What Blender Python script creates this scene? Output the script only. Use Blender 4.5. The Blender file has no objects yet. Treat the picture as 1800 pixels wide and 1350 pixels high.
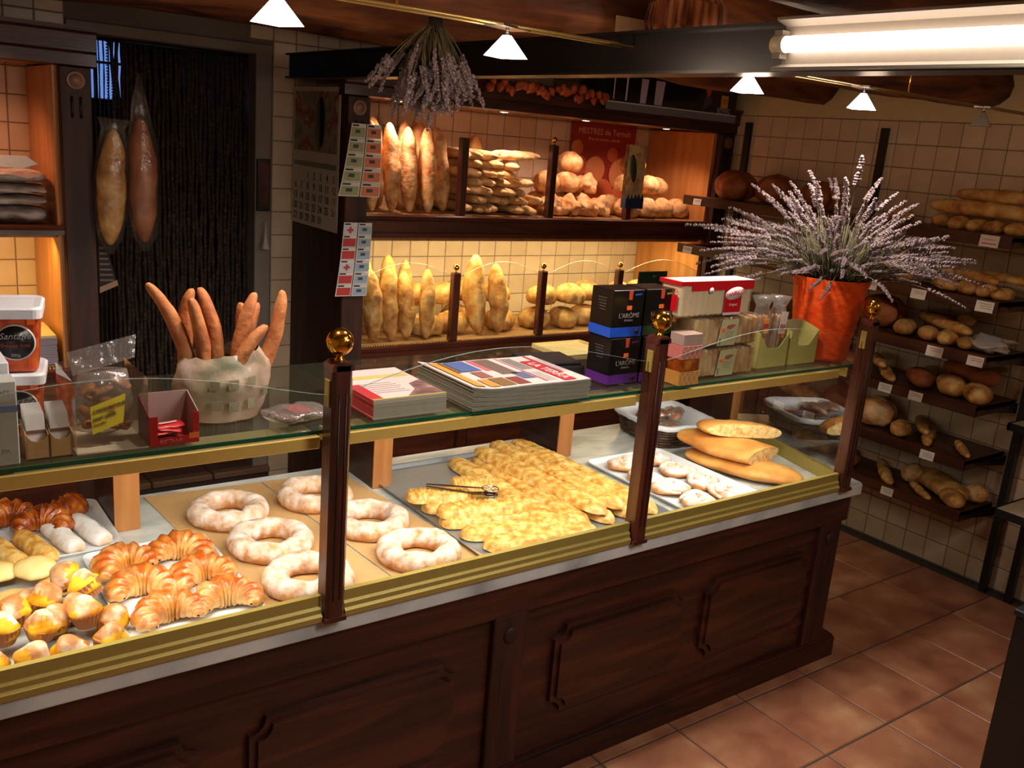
import bpy, bmesh, math, random
from mathutils import Vector, Matrix, Euler, noise
R = math.radians
random.seed(7)
SC = bpy.context.scene
COL = SC.collection

# ------------------------------------------------------------------ camera
cam_d = bpy.data.cameras.new('camera')
cam_d.sensor_width = 36.0
cam_d.lens = 36.0 * 1628.0 / 1800.0
cam_d.clip_start = 0.02
cam = bpy.data.objects.new('camera', cam_d)
COL.objects.link(cam)
CX = Vector((0.80932, 0.08628, -0.58099))      # world x, y, z axes in camera coordinates
_hd = Vector((1, -0.082, 0))
CX = Vector((3170 - 900, -(433 - 675), -1628)).normalized()
CU = _hd.cross(CX).normalized()
if CU.y < 0: CU = -CU
CY = CU.cross(CX)
cam.matrix_world = Matrix.Translation((0, 0, 2.0)) @ Matrix((CX, CY, CU)).to_4x4()
SC.camera = cam

# ------------------------------------------------------------------ world, exposure, lights
world = bpy.data.worlds.new('world'); SC.world = world
world.use_nodes = True
world.node_tree.nodes['Background'].inputs[0].default_value = (1.0, 0.72, 0.5, 1)
world.node_tree.nodes['Background'].inputs[1].default_value = 0.09
SC.view_settings.view_transform = 'Standard'
SC.view_settings.look = 'None'
SC.view_settings.gamma = 1.0
SC.view_settings.use_curve_mapping = False
SC.view_settings.exposure = 0.0

def light(name, kind, loc, energy, color, size=0.1, size_y=None, target=None, spot=None, blend=0.5):
    d = bpy.data.lights.new(name, kind); d.energy = energy; d.color = color
    if kind == 'AREA':
        d.size = size
        if size_y: d.shape = 'RECTANGLE'; d.size_y = size_y
    else: d.shadow_soft_size = size
    if kind == 'SPOT': d.spot_size = R(spot or 90); d.spot_blend = blend
    o = bpy.data.objects.new(name, d); COL.objects.link(o); o.location = loc
    if target is not None:
        o.rotation_euler = (Vector(target) - Vector(loc)).to_track_quat('-Z', 'Y').to_euler()
    return o

PENDANTS = [(0.813, 2.0), (1.415, 2.0), (2.335, 2.0), (2.935, 2.0), (3.74, 2.0)]
for i, (x, y) in enumerate(PENDANTS[:4]):
    light('halogen_light', 'SPOT', (x, y, 2.19), 27, (1.0, .89, .80), .03, target=(x + .05, y + .15, 1), spot=140, blend=.6)
    light('halogen_glow', 'POINT', (x, y - .0, 2.17), 4.2, (1.0, .72, .50), .04)
light('tube_light', 'AREA', (1.70, .75, 2.25), 26, (1, .97, .93), .03, 1.3, target=(1.2, 1.0, 1.4))
# down-lights inside the upper bay of the wall cabinet
DOWN = [2.27, 2.90, 3.46, 4.09]
for x in DOWN:
    light('downlight', 'SPOT', (x, 4.085, 2.125), 14, (1.0, .66, .49), .03, target=(x, 4.20, 1.6), spot=130, blend=.6)
light('bay_strip_light', 'AREA', (3.2, 4.13, 1.455), 16, (1.0, .85, .42), 2.3, .05, target=(3.2, 4.32, .9))
light('left_bay_light', 'SPOT', (.35, 4.16, 2.12), 11, (1.0, .46, .26), .03, target=(.4, 4.4, 1.5), spot=130, blend=.7)
light('left_bay_strip_light', 'AREA', (0.0, 4.15, 1.455), 9, (1.0, .66, .20), 1.4, .06, target=(0, 4.4, .9))
# strip lights of the display case, under the glass shelf
for x0, x1, e in ((-.15, .94, 7.4), (.95, 2.0, 6.8), (2.02, 3.0, 6.2)):
    light('display_strip_light', 'AREA', ((x0 + x1) / 2, 2.05, 1.225), e, (1.0, .94, .83), x1 - x0 - .1, .05, target=((x0 + x1) / 2, 2.30, .8))
light('added_side_lamp', 'POINT', (3.4, .1, 2.25), 9, (1.0, .80, .60), .15)  # unseen lamp added to light ceiling, beams and right wall
# fill spot added out of view to brighten the floor
light('floor_fill_spot', 'SPOT', (2.3, .2, 2.5), 36, (1.0, .80, .62), .15, target=(3.3, 1.1, 0), spot=75, blend=.8)

# ------------------------------------------------------------------ material helpers
MATS = {}
def c4(c, a=1.0):
    if isinstance(c, str):
        v = [int(c[i:i + 2], 16) / 255 for i in (0, 2, 4)]
        c = [x / 12.92 if x <= .04045 else ((x + .055) / 1.055) ** 2.4 for x in v]
    return (c[0], c[1], c[2], a)

def base(name):
    m = bpy.data.materials.new(name); m.use_nodes = True
    nt = m.node_tree; b = nt.nodes['Principled BSDF']
    return m, nt, b

def plain(name, col, rough=.6, metal=0, bump=0, bscale=60, spec=.5, coat=0):
    if name in MATS: return MATS[name]
    m, nt, b = base(name)
    b.inputs['Roughness'].default_value = rough; b.inputs['Metallic'].default_value = metal
    b.inputs['Specular IOR Level'].default_value = spec; b.inputs['Coat Weight'].default_value = coat
    tc = nt.nodes.new('ShaderNodeTexCoord'); n = nt.nodes.new('ShaderNodeTexNoise')
    n.inputs['Scale'].default_value = bscale; nt.links.new(tc.outputs['Object'], n.inputs['Vector'])
    mx = nt.nodes.new('ShaderNodeMix'); mx.data_type = 'RGBA'
    cc = c4(col); mx.inputs['A'].default_value = tuple(x * .9 for x in cc[:3]) + (1,)
    mx.inputs['B'].default_value = tuple(min(1, x * 1.08) for x in cc[:3]) + (1,)
    nt.links.new(n.outputs['Fac'], mx.inputs['Factor']); nt.links.new(mx.outputs['Result'], b.inputs['Base Color'])
    if bump:
        bp = nt.nodes.new('ShaderNodeBump'); bp.inputs['Strength'].default_value = bump; bp.inputs['Distance'].default_value = .003
        nt.links.new(n.outputs['Fac'], bp.inputs['Height']); nt.links.new(bp.outputs['Normal'], b.inputs['Normal'])
    MATS[name] = m; return m

def ramp(nt, stops):
    r = nt.nodes.new('ShaderNodeValToRGB'); el = r.color_ramp.elements
    while len(el) < len(stops): el.new(.5)
    for e, (p, c) in zip(el, stops): e.position = p; e.color = c4(c)
    return r

def noisy(name, stops, scale=10, detail=4, rough=.6, bump=.2, bscale=None, stretch=(1, 1, 1), rnd=True,
          spec=.4, coat=0, metal=0, dust=None, dustcol='f2ede6', dustamt=.5, dist=0.0, dustscale=30):
    """noise ramp colour + bump; dust = flour or sugar that lies on upward faces and in blotches"""
    if name in MATS: return MATS[name]
    m, nt, b = base(name); L = nt.links.new
    tc = nt.nodes.new('ShaderNodeTexCoord'); vec = tc.outputs['Object']
    if rnd:
        oi = nt.nodes.new('ShaderNodeObjectInfo'); ad = nt.nodes.new('ShaderNodeVectorMath'); ad.operation = 'ADD'
        mu = nt.nodes.new('ShaderNodeMath'); mu.operation = 'MULTIPLY'; mu.inputs[1].default_value = 17.3
        L(oi.outputs['Random'], mu.inputs[0]); L(vec, ad.inputs[0]); L(mu.outputs[0], ad.inputs[1]); vec = ad.outputs[0]
    mp = nt.nodes.new('ShaderNodeMapping'); mp.inputs['Scale'].default_value = stretch; L(vec, mp.inputs['Vector'])
    n = nt.nodes.new('ShaderNodeTexNoise'); n.inputs['Scale'].default_value = scale; n.inputs['Detail'].default_value = detail
    n.inputs['Distortion'].default_value = dist
    L(mp.outputs[0], n.inputs['Vector'])
    rp = ramp(nt, stops); L(n.outputs['Fac'], rp.inputs[0]); colout = rp.outputs[0]
    if dust is not None:
        g = nt.nodes.new('ShaderNodeTexNoise'); g.inputs['Scale'].default_value = dustscale; g.inputs['Detail'].default_value = 6
        L(vec, g.inputs['Vector'])
        ge = nt.nodes.new('ShaderNodeNewGeometry'); sp = nt.nodes.new('ShaderNodeSeparateXYZ'); L(ge.outputs['Normal'], sp.inputs[0])
        m1 = nt.nodes.new('ShaderNodeMath'); m1.operation = 'MULTIPLY_ADD'; m1.inputs[1].default_value = dust; m1.inputs[2].default_value = dustamt
        L(sp.outputs[2], m1.inputs[0])
        m2 = nt.nodes.new('ShaderNodeMath'); m2.operation = 'MULTIPLY_ADD'; m2.inputs[1].default_value = 2.2; m2.inputs[2].default_value = -1.1
        L(g.outputs['Fac'], m2.inputs[0])
        m3 = nt.nodes.new('ShaderNodeMath'); m3.operation = 'ADD'; m3.use_clamp = True; L(m1.outputs[0], m3.inputs[0]); L(m2.outputs[0], m3.inputs[1])
        mx = nt.nodes.new('ShaderNodeMix'); mx.data_type = 'RGBA'; mx.inputs['B'].default_value = c4(dustcol)
        L(m3.outputs[0], mx.inputs['Factor']); L(colout, mx.inputs['A']); colout = mx.outputs['Result']
    L(colout, b.inputs['Base Color'])
    b.inputs['Roughness'].default_value = rough; b.inputs['Specular IOR Level'].default_value = spec
    b.inputs['Coat Weight'].default_value = coat; b.inputs['Metallic'].default_value = metal; b.inputs['Coat Roughness'].default_value = .15
    if bump:
        n2 = nt.nodes.new('ShaderNodeTexNoise'); n2.inputs['Scale'].default_value = bscale or scale * 3; n2.inputs['Detail'].default_value = 5
        L(mp.outputs[0], n2.inputs['Vector'])
        bp = nt.nodes.new('ShaderNodeBump'); bp.inputs['Strength'].default_value = bump; bp.inputs['Distance'].default_value = .006
        L(n2.outputs['Fac'], bp.inputs['Height']); L(bp.outputs['Normal'], b.inputs['Normal'])
    MATS[name] = m; return m

def emit(name, col, strength):
    if name in MATS: return MATS[name]
    m, nt, b = base(name)
    b.inputs['Base Color'].default_value = c4(col); b.inputs['Emission Color'].default_value = c4(col)
    b.inputs['Emission Strength'].default_value = strength
    MATS[name] = m; return m

def sheet(name, tint=(.9, .95, .92), gloss=.12, rough=.02, opacity=0.0, col='ffffff', bump=0, bscale=14):
    """thin clear sheet (glass pane or film): see-through plus a fresnel gloss, optional milky share"""
    if name in MATS: return MATS[name]
    m = bpy.data.materials.new(name); m.use_nodes = True; nt = m.node_tree; nt.nodes.clear(); L = nt.links.new
    out = nt.nodes.new('ShaderNodeOutputMaterial')
    t = nt.nodes.new('ShaderNodeBsdfTransparent'); t.inputs[0].default_value = c4(tint)
    g = nt.nodes.new('ShaderNodeBsdfGlossy'); g.inputs['Roughness'].default_value = rough
    fr = nt.nodes.new('ShaderNodeLayerWeight'); fr.inputs['Blend'].default_value = .25
    mm = nt.nodes.new('ShaderNodeMath'); mm.operation = 'MULTIPLY_ADD'; mm.inputs[1].default_value = .55; mm.inputs[2].default_value = gloss * .35
    L(fr.outputs['Fresnel'], mm.inputs[0])
    mx = nt.nodes.new('ShaderNodeMixShader'); L(mm.outputs[0], mx.inputs[0]); L(t.outputs[0], mx.inputs[1]); L(g.outputs[0], mx.inputs[2])
    last = mx
    if opacity:
        d = nt.nodes.new('ShaderNodeBsdfDiffuse'); d.inputs[0].default_value = c4(col)
        m2 = nt.nodes.new('ShaderNodeMixShader'); m2.inputs[0].default_value = opacity
        L(mx.outputs[0], m2.inputs[1]); L(d.outputs[0], m2.inputs[2]); last = m2
    if bump:
        n = nt.nodes.new('ShaderNodeTexNoise'); n.inputs['Scale'].default_value = bscale; n.inputs['Detail'].default_value = 4
        tc = nt.nodes.new('ShaderNodeTexCoord'); L(tc.outputs['Object'], n.inputs['Vector'])
        bp = nt.nodes.new('ShaderNodeBump'); bp.inputs['Strength'].default_value = bump; bp.inputs['Distance'].default_value = .02
        L(n.outputs['Fac'], bp.inputs['Height']); L(bp.outputs['Normal'], g.inputs['Normal']); L(bp.outputs['Normal'], fr.inputs['Normal'])
    L(last.outputs[0], out.inputs['Surface'])
    MATS[name] = m; return m

def wood(name, dark, mid, light_, axis=0, scale=14, rough=.45, coat=.15, bump=.15):
    st = [(9, 1, 9), (1, 9, 9), (9, 9, 1)]
    s = [7.0, 7.0, 7.0]; s[axis] = .7
    return noisy(name, [(.28, dark), (.5, mid), (.75, light_)], scale=scale / 5, detail=9, rough=rough, bump=bump, bscale=14,
                 stretch=tuple(s), coat=coat, dist=.6)

def tilemat(name, a, b_, rough=.35, spec=.5):
    if name in MATS: return MATS[name]
    m, nt, b = base(name); L = nt.links.new
    oi = nt.nodes.new('ShaderNodeObjectInfo'); ge = nt.nodes.new('ShaderNodeNewGeometry')
    ad = nt.nodes.new('ShaderNodeMath'); ad.operation = 'ADD'; L(oi.outputs['Random'], ad.inputs[0]); L(ge.outputs['Random Per Island'], ad.inputs[1])
    fr = nt.nodes.new('ShaderNodeMath'); fr.operation = 'FRACT'; L(ad.outputs[0], fr.inputs[0])
    tc = nt.nodes.new('ShaderNodeTexCoord'); n = nt.nodes.new('ShaderNodeTexNoise'); n.inputs['Scale'].default_value = 9; n.inputs['Detail'].default_value = 4
    mu = nt.nodes.new('ShaderNodeVectorMath'); mu.operation = 'ADD'; L(tc.outputs['Object'], mu.inputs[0]); L(fr.outputs[0], mu.inputs[1])
    L(mu.outputs[0], n.inputs['Vector'])
    m1 = nt.nodes.new('ShaderNodeMath'); m1.operation = 'MULTIPLY_ADD'; m1.inputs[1].default_value = .35; L(fr.outputs[0], m1.inputs[0]); L(n.outputs['Fac'], m1.inputs[2])
    rp = ramp(nt, [(.35, a), (.95, b_)]); L(m1.outputs[0], rp.inputs[0]); L(rp.outputs[0], b.inputs['Base Color'])
    b.inputs['Roughness'].default_value = rough; b.inputs['Specular IOR Level'].default_value = spec
    MATS[name] = m; return m

# ------------------------------------------------------------------ mesh helpers
class MB:
    def __init__(s): s.v = []; s.f = []; s.m = []; s.s = []
    def add(s, vs, fs, m=0, smooth=False):
        o = len(s.v); s.v += [tuple(v) for v in vs]
        for f in fs: s.f.append(tuple(i + o for i in f)); s.m.append(m); s.s.append(smooth)
        return s
    def box(s, x0, x1, y0, y1, z0, z1, m=0):
        vs = [(x0, y0, z0), (x1, y0, z0), (x1, y1, z0), (x0, y1, z0), (x0, y0, z1), (x1, y0, z1), (x1, y1, z1), (x0, y1, z1)]
        return s.add(vs, [(0, 3, 2, 1), (4, 5, 6, 7), (0, 1, 5, 4), (1, 2, 6, 5), (2, 3, 7, 6), (3, 0, 4, 7)], m)
    def cbox(s, x0, x1, y0, y1, z0, z1, c=.003, m=0):
        """box with chamfered edges"""
        bm = bmesh.new(); bmesh.ops.create_cube(bm, size=1)
        for v in bm.verts: v.co = ((x0 + x1) / 2 + v.co.x * (x1 - x0), (y0 + y1) / 2 + v.co.y * (y1 - y0), (z0 + z1) / 2 + v.co.z * (z1 - z0))
        bmesh.ops.bevel(bm, geom=bm.edges[:], offset=c, segments=1, affect='EDGES')
        return s.bm(bm, m)
    def bm(s, bm, m=0, smooth=False):
        bm.verts.index_update()
        s.add([v.co for v in bm.verts], [tuple(v.index for v in f.verts) for f in bm.faces], m, smooth); bm.free(); return s
    def quad(s, a, b, c, d, m=0): return s.add([a, b, c, d], [(0, 1, 2, 3)], m)
    def prism(s, poly, d0, d1, plane='xz', m=0):
        """polygon extruded between d0 and d1; plane 'xz' -> depth y, 'xy' -> z, 'yz' -> x"""
        def P(a, b, d): return {'xz': (a, d, b), 'xy': (a, b, d), 'yz': (d, a, b)}[plane]
        n = len(poly); vs = [P(a, b, d0) for a, b in poly] + [P(a, b, d1) for a, b in poly]
        fs = [tuple(range(n)), tuple(range(2 * n - 1, n - 1, -1))] + [(i, i + n, (i + 1) % n + n, (i + 1) % n) for i in range(n)]
        return s.add(vs, fs, m)
    def lathe(s, prof, c=(0, 0, 0), n=24, m=0, smooth=True, axis='z', flute=0, fl_n=0):
        vs = []; fs = []
        for r, h in prof:
            for k in range(n):
                a = 2 * math.pi * k / n
                rr = r * (1 + (flute if k % 2 else -flute))
                p = (rr * math.cos(a), rr * math.sin(a), h)
                if axis == 'x': p = (p[2], p[0], p[1])
                if axis == 'y': p = (p[0], p[2], p[1])
                vs.append((p[0] + c[0], p[1] + c[1], p[2] + c[2]))
        for i in range(len(prof) - 1):
            for k in range(n): fs.append((i * n + k, i * n + (k + 1) % n, (i + 1) * n + (k + 1) % n, (i + 1) * n + k))
        if prof[0][0] > 1e-4: fs.append(tuple(reversed(range(n))))
        if prof[-1][0] > 1e-4: fs.append(tuple(range((len(prof) - 1) * n, len(prof) * n)))
        return s.add(vs, fs, m, smooth)
    def tube(s, pts, rad, n=8, m=0, smooth=True, closed=False, flat=1.0):
        pts = [Vector(p) for p in pts]; N = len(pts); vs = []; fs = []
        if not hasattr(rad, '__len__'): rad = [rad] * N
        for i, p in enumerate(pts):
            if closed: t = pts[(i + 1) % N] - pts[i - 1]
            else: t = pts[min(i + 1, N - 1)] - pts[max(i - 1, 0)]
            t.normalize(); up = Vector((0, 0, 1)) if abs(t.z) < .9 else Vector((1, 0, 0))
            a = t.cross(up).normalized(); b = a.cross(t).normalized()
            for k in range(n):
                th = 2 * math.pi * k / n
                vs.append(p + a * math.cos(th) * rad[i] + b * math.sin(th) * rad[i] * flat)
        last = N if closed else N - 1
        for i in range(last):
            j = (i + 1) % N
            for k in range(n): fs.append((i * n + k, i * n + (k + 1) % n, j * n + (k + 1) % n, j * n + k))
        if not closed: fs.append(tuple(reversed(range(n)))); fs.append(tuple(range((N - 1) * n, N * n)))
        return s.add(vs, fs, m, smooth)
    def ball(s, c, r, nu=12, nv=8, m=0, sc=(1, 1, 1), smooth=True):
        prof = [(r * math.sin(math.pi * i / nv), -r * math.cos(math.pi * i / nv)) for i in range(nv + 1)]
        prof[0] = (1e-5, -r); prof[-1] = (1e-5, r)
        o = len(s.v); s.lathe(prof, (0, 0, 0), nu, m, smooth)
        for i in range(o, len(s.v)):
            v = s.v[i]; s.v[i] = (v[0] * sc[0] + c[0], v[1] * sc[1] + c[1], v[2] * sc[2] + c[2])
        return s
    def xf(s, M, o=0):
        for i in range(o, len(s.v)): s.v[i] = tuple(M @ Vector(s.v[i]))
        return s
    def mesh(s, name, mats):
        me = bpy.data.meshes.new(name); me.from_pydata(s.v, [], s.f)
        for mt in (mats if isinstance(mats, (list, tuple)) else [mats]): me.materials.append(mt)
        me.polygons.foreach_set('material_index', s.m); me.polygons.foreach_set('use_smooth', s.s)
        me.update(); return me
    def build(s, name, mats, parent=None, loc=None, rot=None):
        return link(name, s.mesh(name, mats), parent, loc, rot)

def link(name, me, parent=None, loc=None, rot=None, scale=None):
    o = bpy.data.objects.new(name, me); COL.objects.link(o)
    if parent is not None: o.parent = parent
    if loc is not None: o.location = loc
    if rot is not None: o.rotation_euler = rot
    if scale is not None: o.scale = scale if hasattr(scale, '__len__') else (scale,) * 3
    return o

def tag(o, label=None, cat=None, group=None, kind=None):
    if label: o['label'] = label
    if cat: o['category'] = cat
    if group: o['group'] = group
    if kind: o['kind'] = kind
    return o

def thing(name, label, cat, loc=(0, 0, 0), rot=(0, 0, 0), group=None, scale=None):
    o = bpy.data.objects.new(name, None); COL.objects.link(o); o.location = loc; o.rotation_euler = rot
    o.empty_display_size = .05
    if scale: o.scale = scale if hasattr(scale, '__len__') else (scale,) * 3
    return tag(o, label, cat, group)

KIDS = {}
def kids(o): return [c for c in COL.objects if c.parent is o]
def dup(root, loc, rot=(0, 0, 0), label=None, group=None, scale=None, ch=None):
    r = root.copy(); COL.objects.link(r); r.location = loc; r.rotation_euler = rot
    if scale: r.scale = scale if hasattr(scale, '__len__') else (scale,) * 3
    if label: r['label'] = label
    if group: r['group'] = group
    for c0 in (ch if ch is not None else kids(root)):
        c = c0.copy(); COL.objects.link(c); c.parent = r
    return r

def text(body, size, mat_, parent, loc, rot=(0, 0, 0), name='lettering', ext=.0004, align='LEFT', shear=0, sx=1.0):
    cu = bpy.data.curves.new(name, 'FONT'); cu.body = body; cu.size = size; cu.extrude = ext; cu.align_x = align
    cu.align_y = 'CENTER'; cu.shear = shear; cu.resolution_u = 2
    t = bpy.data.objects.new(name + '_tmp', cu); COL.objects.link(t)
    dg = bpy.context.evaluated_depsgraph_get()
    me = bpy.data.meshes.new_from_object(t.evaluated_get(dg)); bpy.data.objects.remove(t); bpy.data.curves.remove(cu)
    me.materials.clear(); me.materials.append(mat_); me.name = name
    return link(name, me, parent, loc, rot, (sx, 1, 1))

ORD = ['first', 'second', 'third', 'fourth', 'fifth', 'sixth', 'seventh', 'eighth', 'ninth', 'tenth', 'eleventh', 'twelfth', 'thirteenth', 'fourteenth', 'fifteenth']
def nth(i, n):
    if n == 1: return 'only'
    if i == 0: return 'leftmost'
    if i == n - 1: return 'rightmost'
    return ORD[i] + ' from the left'

# ------------------------------------------------------------------ materials
DW = wood('dark_stained_wood', '1e0c07', '3a190f', '562919', 0, coat=.08, bump=.3)
DWZ = wood('dark_stained_wood_upright', '1c0c07', '34170e', '4c2416', 2, rough=.6, coat=.0)
DWY = wood('dark_stained_wood_deep', '160a07', '2a130c', '3d1d11', 1)
REDW = wood('red_brown_stained_wood', '2c120b', '451d12', '5c2b1a', 2, rough=.35, coat=.4)
REDX = wood('red_brown_shelf_wood', '32150d', '4c2216', '63301f', 0, rough=.35, coat=.4)
RACKW = wood('rack_wood', '2a120b', '43200f', '57301c', 1, rough=.45, coat=.2)
PINE = wood('orange_veneer', 'a86a34', 'bb7a40', 'c98a50', 2, rough=.5, bump=.05)
BLOCKW = wood('oak_veneer', '8f5a2e', 'a66c3a', 'b77c48', 2, rough=.5, bump=.05)
BLACK = plain('black_paint', '0c0b0b', .35)
BLACKM = plain('black_satin_metal', '0e0e10', .45, bump=.1)
BRASS = plain('polished_brass', 'd6a23c', .12, 1)
BRASSM = plain('brushed_gold_aluminium', 'a8944c', .42, .35)
CREAM = plain('cream_plastic', 'd8c27c', .5)
WHITE = plain('white_plastic', 'dcdde2', .35)
WPAPER = plain('white_paper', 'd9d4d0', .8)
MARBLE = noisy('grey_veined_marble', [(.30, '96999a'), (.48, 'bcbebb'), (.62, 'd0d1cd'), (.8, 'c6c8c5')], 4, 9, .18, .02, rnd=False, stretch=(1, 2.6, 1), dist=.5, spec=.5)
GLASS = sheet('clear_glass', (.93, .95, .93), .10)
GLASSE = plain('green_glass_edge', '17583c', .15, spec=.8)
FILM = sheet('clear_film', (.93, .92, .90), .30, .12, .10, 'e8dcd4', .8, 22)
THINF = sheet('thin_bag_film', (.96, .95, .94), .12, .15, .035, 'd8ccc4', .6, 22)
MILK = sheet('crinkled_white_plastic_film', (.85, .82, .8), .25, .25, .42, 'd8cfc6', .9, 30)
GROUT = plain('grey_grout', '6f6458', .9)
DGROUT = plain('dark_grout', '3a332d', .9)
TILEW = tilemat('cream_wall_tile', 'bfa286', 'd2b99c', .3)
TILEF = noisy('terracotta_tile', [(.25, '66402e'), (.42, '87543e'), (.58, '9c6a4e'), (.72, 'ac8462')], 4.5, 5, .38, .08, spec=.5)
PLASTER = plain('cream_plaster', 'c9b48c', .9, bump=.3, bscale=25)
LOG = noisy('rough_old_beam', [(.3, '2a140a'), (.48, '5a2e14'), (.62, '7c4620'), (.8, 'a26a38')], 3, 8, .7, .7, bscale=10, stretch=(.7, 4, 4), rnd=False, dist=.8)
WHITEG = emit('lit_glass_shade', 'ffeeea', 7)
TUBE = emit('lit_fluorescent_tube', 'fff0e6', 12)
DIML = emit('lit_downlight_lens', 'ffd9b8', 14)
STRIP = emit('lit_strip_diffuser', 'fff0c4', 2.0)

# ================================================================== the room
XL, XR, YN, YB, ZC = -1.3, 4.612, -1.7, 4.65, 2.60
def struct(o): o['kind'] = 'structure'; return o
def tile_field(parent, name, u0, v0, nu, nv, pitch, xf, mat_, prio, cap=290, gap=.0035, depth=.004):
    """single tiles as parts; xf(u, v, d) -> local position; prio = sort key (smaller = kept single) or None to skip"""
    def tm(u0_, v0_, mb, W, H):
        g = gap / 2; c = .003
        a = [(g, g), (W - g, g), (W - g, H - g), (g, H - g)]; b = [(g + c, g + c), (W - g - c, g + c), (W - g - c, H - g - c), (g + c, H - g - c)]
        vs = [xf(u0_ + p[0], v0_ + p[1], 0) for p in a] + [xf(u0_ + p[0], v0_ + p[1], depth) for p in b]
        mb.add(vs, [(4, 5, 6, 7)] + [(i, (i + 1) % 4, (i + 1) % 4 + 4, i + 4) for i in range(4)])
    cells = []
    for i in range(nu):
        for j in range(nv):
            u, v = u0 + i * pitch, v0 + j * pitch
            k = prio(u + pitch / 2, v + pitch / 2)
            if k is not None: cells.append((k, u, v))
    cells.sort()
    mb = MB(); tm(0, 0, mb, pitch, pitch); o0 = Vector(xf(0, 0, 0))
    me = mb.mesh(name, mat_)
    for v in me.vertices: v.co -= o0
    for k, u, v in cells[:cap]:
        link(name, me, parent, xf(u, v, 0))
    if cells[cap:]:
        mb = MB()
        for k, u, v in cells[cap:]: tm(u, v, mb, pitch, pitch)
        tag(mb.build(name, mat_, parent), kind='stuff')

# floor
fl = struct(MB().box(XL, XR, YN, YB, -.06, -.004).build('floor', DGROUT))
P = .3685
tile_field(fl, 'floor_tile', 3.05 - 13 * P, 1.5525 - 9 * P, 18, 11, P, lambda u, v, d: (u, v, -.004 + d), TILEF,
           lambda u, v: (abs(u - 3.4) + abs(v - 1.3)) if (u < XR and v > YN and u > XL) else None, gap=.007, cap=110)
tile_field(fl, 'floor_tile', 3.05 - 1 * P, 1.5525 + 2 * P, 6, 7, P, lambda u, v, d: (u, v, -.004 + d), TILEF,
           lambda u, v: abs(u - 3.4) + abs(v - 1.3) if u < XR and v < YB else None, gap=.007)
# right wall, tiled up to 2.262, plaster above
wr = struct(MB().box(XR, XR + .1, YN, YB, -.06, ZC).build('wall_right', GROUT))
TP = .119
tile_field(wr, 'wall_tile', 1.63, 0.001, 22, 19, TP, lambda u, v, d: (XR - d, u, v), TILEW,
           lambda u, v: u if v < 2.27 else None, cap=295)
MB().box(XR - .006, XR, YN, YB, 2.264, ZC).build('plaster_band', PLASTER, wr)
tile_field(wr, 'wall_tile', 1.63 - 14 * TP, 0.001, 14, 19, TP, lambda u, v, d: (XR - d, u, v), TILEW, lambda u, v: -u, cap=0)
# back wall with the doorway
wb = MB(); DX0, DX1, DZ = .90, 1.845, 2.36
wb.box(XL, DX0, YB, YB + .14, -.06, ZC); wb.box(DX1, XR, YB, YB + .14, -.06, ZC); wb.box(DX0, DX1, YB, YB + .14, DZ, ZC)
wb = struct(wb.build('wall_back', GROUT))
tile_field(wb, 'wall_tile', 1.848 - TP, 0.0, 24, 21, TP, lambda u, v, d: (u, YB - d, v), TILEW,
           lambda u, v: (0 if (u > 2.1 and v > .95) or u < 2.0 else 5) + abs(v - 1.6) * .2 if (u > 1.85 or v > DZ) and u < 4.6 else None, cap=270)
tile_field(wb, 'wall_tile', .898 - 18 * TP, 0.0, 18, 21, TP, lambda u, v, d: (u, YB - d, v), TILEW,
           lambda u, v: -u, cap=24)
struct(MB().box(XL - .1, XL, YN, YB, -.06, ZC).build('wall_left', PLASTER))
struct(MB().box(XL, XR, YN - .1, YN, -.06, ZC).build('wall_front', PLASTER))
struct(MB().box(XL, XR, YN, YB, ZC, ZC + .08).build('ceiling', PLASTER))
# raised landing and passage behind the doorway
DARKT = plain('dark_landing_tile', '4b3226', .6)
ln = MB(); ln.box(DX0, DX1, YB - .02, YB + 1.6, -.05, .13)
ln.build('landing', plain('dark_riser', '2a1c17', .7)); struct(bpy.data.objects['landing'])
mb = MB()
for i in range(3):
    mb = MB(); mb.cbox(DX0 + .003 + i * .316, DX0 + .313 + i * .316, YB - .04, YB + .02, .13, .165, .006)
    mb.build('nosing_tile', plain('brown_nosing', '6a4c38', .45), bpy.data.objects['landing'])
for i in range(3):
    for j in range(4):
        MB().cbox(DX0 + .003 + i * .316, DX0 + .313 + i * .316, YB + .024 + j * .316, YB + .334 + j * .316, .13, .158, .003).build('landing_tile', DARKT, bpy.data.objects['landing'])
pw = MB(); pw.box(DX0 - .1, DX0, YB + .14, YB + 1.6, -.05, ZC); pw.box(DX1, DX1 + .1, YB + .14, YB + 1.6, -.05, ZC)
pw.box(DX0 - .1, DX1 + .1, YB + 1.6, YB + 1.7, -.05, ZC); pw.box(DX0, DX1, YB + .14, YB + 1.6, ZC - .02, ZC)
struct(pw.build('wall_passage', plain('grey_brown_plaster', '6b5c52', .9)))
# door lining
dj = MB(); dj.cbox(DX1 - .085, DX1 - .001, YB - .004, YB + .14, .13, DZ, .004); dj.cbox(DX0 + .001, DX0 + .05, YB - .004, YB + .14, .13, DZ, .004)
dj.cbox(DX0 + .001, DX1 - .001, YB - .012, YB + .14, DZ - .05, DZ - .001, .004)
struct(dj.build('trim_1', plain('grey_painted_lining', '7d7066', .6)))
# glowing pane added behind the curtain for the bluish light between its strands
wn = MB(); wn.box(1.22, 1.52, YB + 1.585, YB + 1.598, 2.05, 2.47)
wn = struct(wn.build('added_blue_pane', emit('bluish_glow', '6d93e0', .9)))
wf = MB()
for a in (1.205, 1.36, 1.515): wf.box(a, a + .015, YB + 1.57, YB + 1.598, 2.03, 2.485)
for a in (2.03, 2.25, 2.47): wf.box(1.205, 1.53, YB + 1.57, YB + 1.598, a, a + .015)
wf.build('added_pane_frame', DWZ, wn)

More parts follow.
